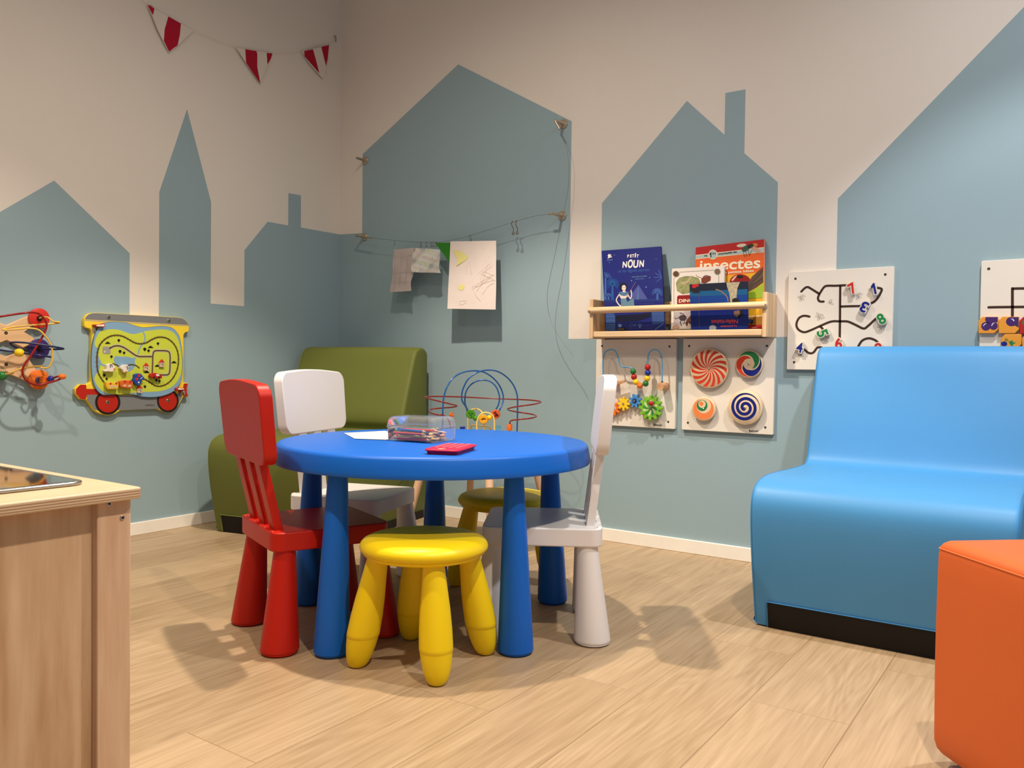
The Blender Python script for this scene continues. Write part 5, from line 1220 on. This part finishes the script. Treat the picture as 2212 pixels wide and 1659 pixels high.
    def mark(par, x, y, d, lst, m_=INK):
        obj('printed_face', G().prism(F, [F.px(900 + (x + q[0]) / 7.373, 780 + (y + q[1]) / 7.373, d) for q in lst], d, d + .0006), m_, par, smooth=False)
    IG = flat('ink_green', (24, 60, 20))
    mark(a, 860, 843, .007, [(-35, -10), (-10, -10), (-22, -30)], IG); mark(a, 860, 843, .007, [(15, -25), (40, -5), (32, 5), (10, -15)], IG); mark(a, 860, 843, .007, [(-12, 5), (14, 5), (14, 22), (-12, 22)], IG); mark(a, 860, 843, .007, [(5, 40), (18, 40), (14, 60), (0, 60)], IG)
    mark(bq, 1260, 845, .007, [(-40, -20), (0, -50), (10, -20), (40, 10), (10, 45), (-30, 40), (-10, 5)], flat('ink_maroon', (100, 26, 22))); mark(bq, 1260, 845, .008, [(12, 10), (40, 5), (45, 30), (20, 34)])
    mark(cq, 1063, 925, .019, [(-35, 5), (-5, -18), (35, -8), (35, 5), (0, 2), (-20, 16)], flat('ink_maroon', (100, 26, 22)))
    c = P3(1480, 1055, .02); obj('bead', G().lathe(c, (0, 0, 1), [(.0095, -.012), (.0105, -.010), (.0105, .010), (.0095, .012)], 20), BEAD['orange'], t)
    c = P3(1298, 1065, -.02); obj('bead', G().prism(Fr(c, rt, (0, 0, 1)), rrect(-.010, .010, -.0085, .010, .002, 2), -.01, .01), BEAD['sky'], t, bevel=.001)
    c = P3(733, 1055, -.02); obj('bead', G().prism(Fr(c, rt, (0, 0, 1)), rrect(-.010, .010, -.0085, .004, .002, 2), -.01, .01), BEAD['blue'], t, bevel=.001)
    rb(555, 860, .085, .0095, BEAD['orange'])
make_maze_table()

# ================================================================ on the table top
def make_table_items():
    zt = 0.4902
    A = Vector((1.534, -1.270, zt)); B = Vector((1.687, -1.249, zt)); Cc = Vector((1.673, -1.131, zt))
    ux = (B - A).normalized(); uy = Vector((-ux.y, ux.x, 0)); L_ = (B - A).length; W_ = (Cc - B).dot(uy)
    L_ += 0.004
    F = Fr(A, ux, uy)                       # normal up
    t = thing('pencil_box', 'clear plastic box full of coloured pencils on the blue table', 'pencil box', A)
    def plastic(name, tint=(0.96, 0.97, 0.985)):
        m = bpy.data.materials.new(name); m.use_nodes = True; nt = m.node_tree
        tr = nt.nodes.new('ShaderNodeBsdfTransparent'); tr.inputs[0].default_value = (*tint, 1)
        gl = nt.nodes.new('ShaderNodeBsdfGlossy'); gl.inputs['Roughness'].default_value = 0.10; gl.inputs['Color'].default_value = (1, 1, 1, 1)
        df = nt.nodes.new('ShaderNodeBsdfDiffuse'); df.inputs['Color'].default_value = (0.8, 0.82, 0.85, 1)
        fr = nt.nodes.new('ShaderNodeFresnel'); fr.inputs['IOR'].default_value = 1.22
        m1 = nt.nodes.new('ShaderNodeMixShader'); m1.inputs[0].default_value = 0.13
        m2 = nt.nodes.new('ShaderNodeMixShader')
        nt.links.new(tr.outputs[0], m1.inputs[1]); nt.links.new(df.outputs[0], m1.inputs[2])
        nt.links.new(fr.outputs[0], m2.inputs[0]); nt.links.new(m1.outputs[0], m2.inputs[1]); nt.links.new(gl.outputs[0], m2.inputs[2])
        nt.links.new(m2.outputs[0], nt.nodes['Material Output'].inputs[0]); return m
    CP = plastic('clear_plastic')
    def shell(x0, x1, y0, y1, r, levels, cap_top):
        g = G(); n = 0
        for z_, e in levels:
            P = rrect(x0 + e, x1 - e, y0 + e, y1 - e, r, 5); n = len(P); g.v += [F.p(u, v, z_) for u, v in P]
        for k in range(len(levels) - 1):
            for i in range(n): g.f.append((k * n + i, k * n + (i + 1) % n, (k + 1) * n + (i + 1) % n, (k + 1) * n + i))
        g.f.append(tuple((len(levels) - 1) * n + i for i in range(n)) if cap_top else tuple(range(n - 1, -1, -1)))
        return g
    obj('box_base', shell(0, L_, 0, W_, 0.012, [(0.0012, 0.003), (0.004, 0.0012), (0.036, 0.0), (0.0365, -0.0015), (0.0385, -0.0015)], False), CP, t)
    obj('box_lid', shell(0, L_, 0, W_, 0.012, [(0.037, -0.0022), (0.0395, -0.0022), (0.0400, -0.0008), (0.056, 0.0012), (0.062, 0.004), (0.066, 0.010), (0.0672, 0.016)], True), CP, t)
    obj('box_rim', G().tube([F.p(u, v, 0.0378) for u, v in rrect(-.001, L_ + .001, -.001, W_ + .001, 0.012, 5)], 0.0011, 6, True), plastic('clear_rim', (0.85, 0.87, 0.9)), t)
    rnd = random.Random(11)
    cols = [('red', (206, 52, 36)), ('blue', (40, 104, 176)), ('navy', (28, 40, 84)), ('pink', (220, 110, 120)), ('green', (30, 104, 66)), ('brown', (124, 66, 46)), ('coral', (226, 92, 66)), ('orange', (226, 124, 50)), ('yellow', (232, 206, 80)), ('skin', (214, 172, 148)), ('teal', (28, 116, 126)), ('black', (38, 34, 38))]
    WD = mat('pencil_wood', (222, 184, 130), 0.6)
    def pencil(i, x, y, z_, a, ln, col, r=0.0036, tip=1):
        nm, c = col; d = ux * math.cos(a) + uy * math.sin(a); m_ = mat('pencil_' + nm, c, 0.35)
        P0 = F.p(x, y, z_) - d * ln / 2; P1 = F.p(x, y, z_) + d * ln / 2
        place = ['lowest layer', 'second layer', 'third layer', 'top of the heap'][min(3, int((z_ - 0.004) / 0.0075))]
        side = 'front' if y < W_ * 0.35 else ('rear' if y > W_ * 0.65 else 'middle')
        tt = thing('coloured_pencil', '%s coloured pencil in the clear box, %s, %s' % (nm if nm != 'skin' else 'pale pink', place, side), 'pencil', P0, 0, 'coloured pencils in the clear box')
        if tip < 0: d = -d; P0, P1 = P1, P0
        obj('barrel', G().tube([P0, P1 - d * 0.016], r, 6), m_, tt, angle=20)
        obj('sharpened_wood', G().tube([P1 - d * 0.016, P1 - d * 0.005], [r, r * 0.36], 12), WD, tt)
        obj('lead', G().tube([P1 - d * 0.005, P1], [r * 0.36, 0.0002], 10), m_, tt)
    k = 0
    for lay in range(4):
        n = (13, 11, 8, 4)[lay]
        for i in range(n):
            y = 0.010 + (W_ - 0.022) * (i + 0.5 * (lay % 2)) / (n - (0.2 if lay == 0 else 0.5)); y = min(max(y, 0.009), W_ - 0.009)
            mx_ = math.asin(min(1, (min(y, W_ - y) - 0.006) / 0.062)) if y < W_ else 0
            a = rnd.uniform(-1, 1) * min(0.30, abs(mx_)) * (0.4 + 0.3 * lay)
            ln = rnd.uniform(0.095, 0.128); x = L_ / 2 + rnd.uniform(-1, 1) * (L_ - 0.02 - ln) / 2 * 0.9
            pencil(k, x, y, 0.0062 + lay * 0.0074, a, ln, cols[(k * 5 + lay * 3) % 12], tip=1 if rnd.random() < 0.8 else -1); k += 1
    # paper under / beside the box
    P = [(1.282, -1.189), (1.440, -1.296), (1.545, -1.225), (1.40, -1.075), (1.313, -1.037)]
    g = G().prism(Fr((0, 0, zt), (1, 0, 0), (0, 1, 0)), [(1.284, -1.187), (1.440, -1.296), (1.527, -1.262), (1.524, -1.160), (1.318, -1.045)], 0.0, 0.0006)
    o = obj('paper_sheet', g, mat('sheet_white', (226, 214, 204), 0.75), loc=(1.40, -1.18, zt), smooth=False)
    tag(o, 'white sheet of paper with faint marks lying left of the pencil box', 'paper')
    tf = Fr((0, 0, zt), (1, 0, 0), (0, 1, 0))
    for Q in ([(1.405, -1.20), (1.41, -1.18), (1.402, -1.165)], [(1.44, -1.21), (1.455, -1.20), (1.45, -1.18)]):
        obj('pencil_mark', G().stroke(tf, Q, 0.0012, 0.0006, 0.0008), PK, o, smooth=False)
    # red toy calculator
    corners = [(1.841, -1.454), (1.934, -1.474), (1.872, -1.304), (1.786, -1.294)]
    c = Vector((1.857, -1.3815, zt)); e1 = (Vector((1.934, -1.474, 0)) - Vector((1.872, -1.304, 0))).normalized()   # long axis, toward the camera
    e2 = Vector((-e1.y, e1.x, 0)); F2 = Fr(c, e2, e1) if Vector(e2).cross(e1).z > 0 else Fr(c, -e2, e1)
    t = thing('toy_calculator', 'small red-pink toy calculator with round keys at the front of the blue table', 'toy calculator', c)
    CR = mat('calculator_red', (196, 26, 68), 0.40)
    g = G(); lv = [(0.0, 0.0055), (0.0065, 0.004), (0.0085, 0.0), (0.0105, 0.0), (0.0122, 0.0015), (0.0128, 0.004)]; hw, hl = 0.043, 0.080; n = 0
    for z_, e in lv:
        Q = rrect(-hw + e, hw - e, -hl + e, hl - e, 0.014, 5); n = len(Q); g.v += [F2.p(u, v, z_) for u, v in Q]
    for k in range(len(lv) - 1):
        for i in range(n): g.f.append((k * n + i, k * n + (i + 1) % n, (k + 1) * n + (i + 1) % n, (k + 1) * n + i))
    g.f += [tuple(range(n - 1, -1, -1)), tuple((len(lv) - 1) * n + i for i in range(n))]
    obj('case', g, CR, t, angle=60)
    for i in range(4):
        for j in range(6):
            u, v = -0.0255 + 0.017 * i, -0.060 + 0.0185 * j
            obj('key', G().lathe(F2.p(u, v, 0.0126), (0, 0, 1), [(0.0052, 0), (0.0052, 0.0010), (0.0040, 0.0018), (0.0003, 0.0020)], 16), mat('key_pink', (226, 96, 112), 0.4), t)
    obj('label_print', G().box(0, 0, 0, 0, 0, 0) if False else G().prism(F2, [(-0.006, 0.058), (0.012, 0.058), (0.012, 0.064), (0.006, 0.064), (0.006, 0.071), (-0.001, 0.071), (-0.001, 0.064), (-0.006, 0.064)], 0.0126, 0.0131), flat('label_cream', (236, 196, 150)), t, smooth=False)
make_table_items()
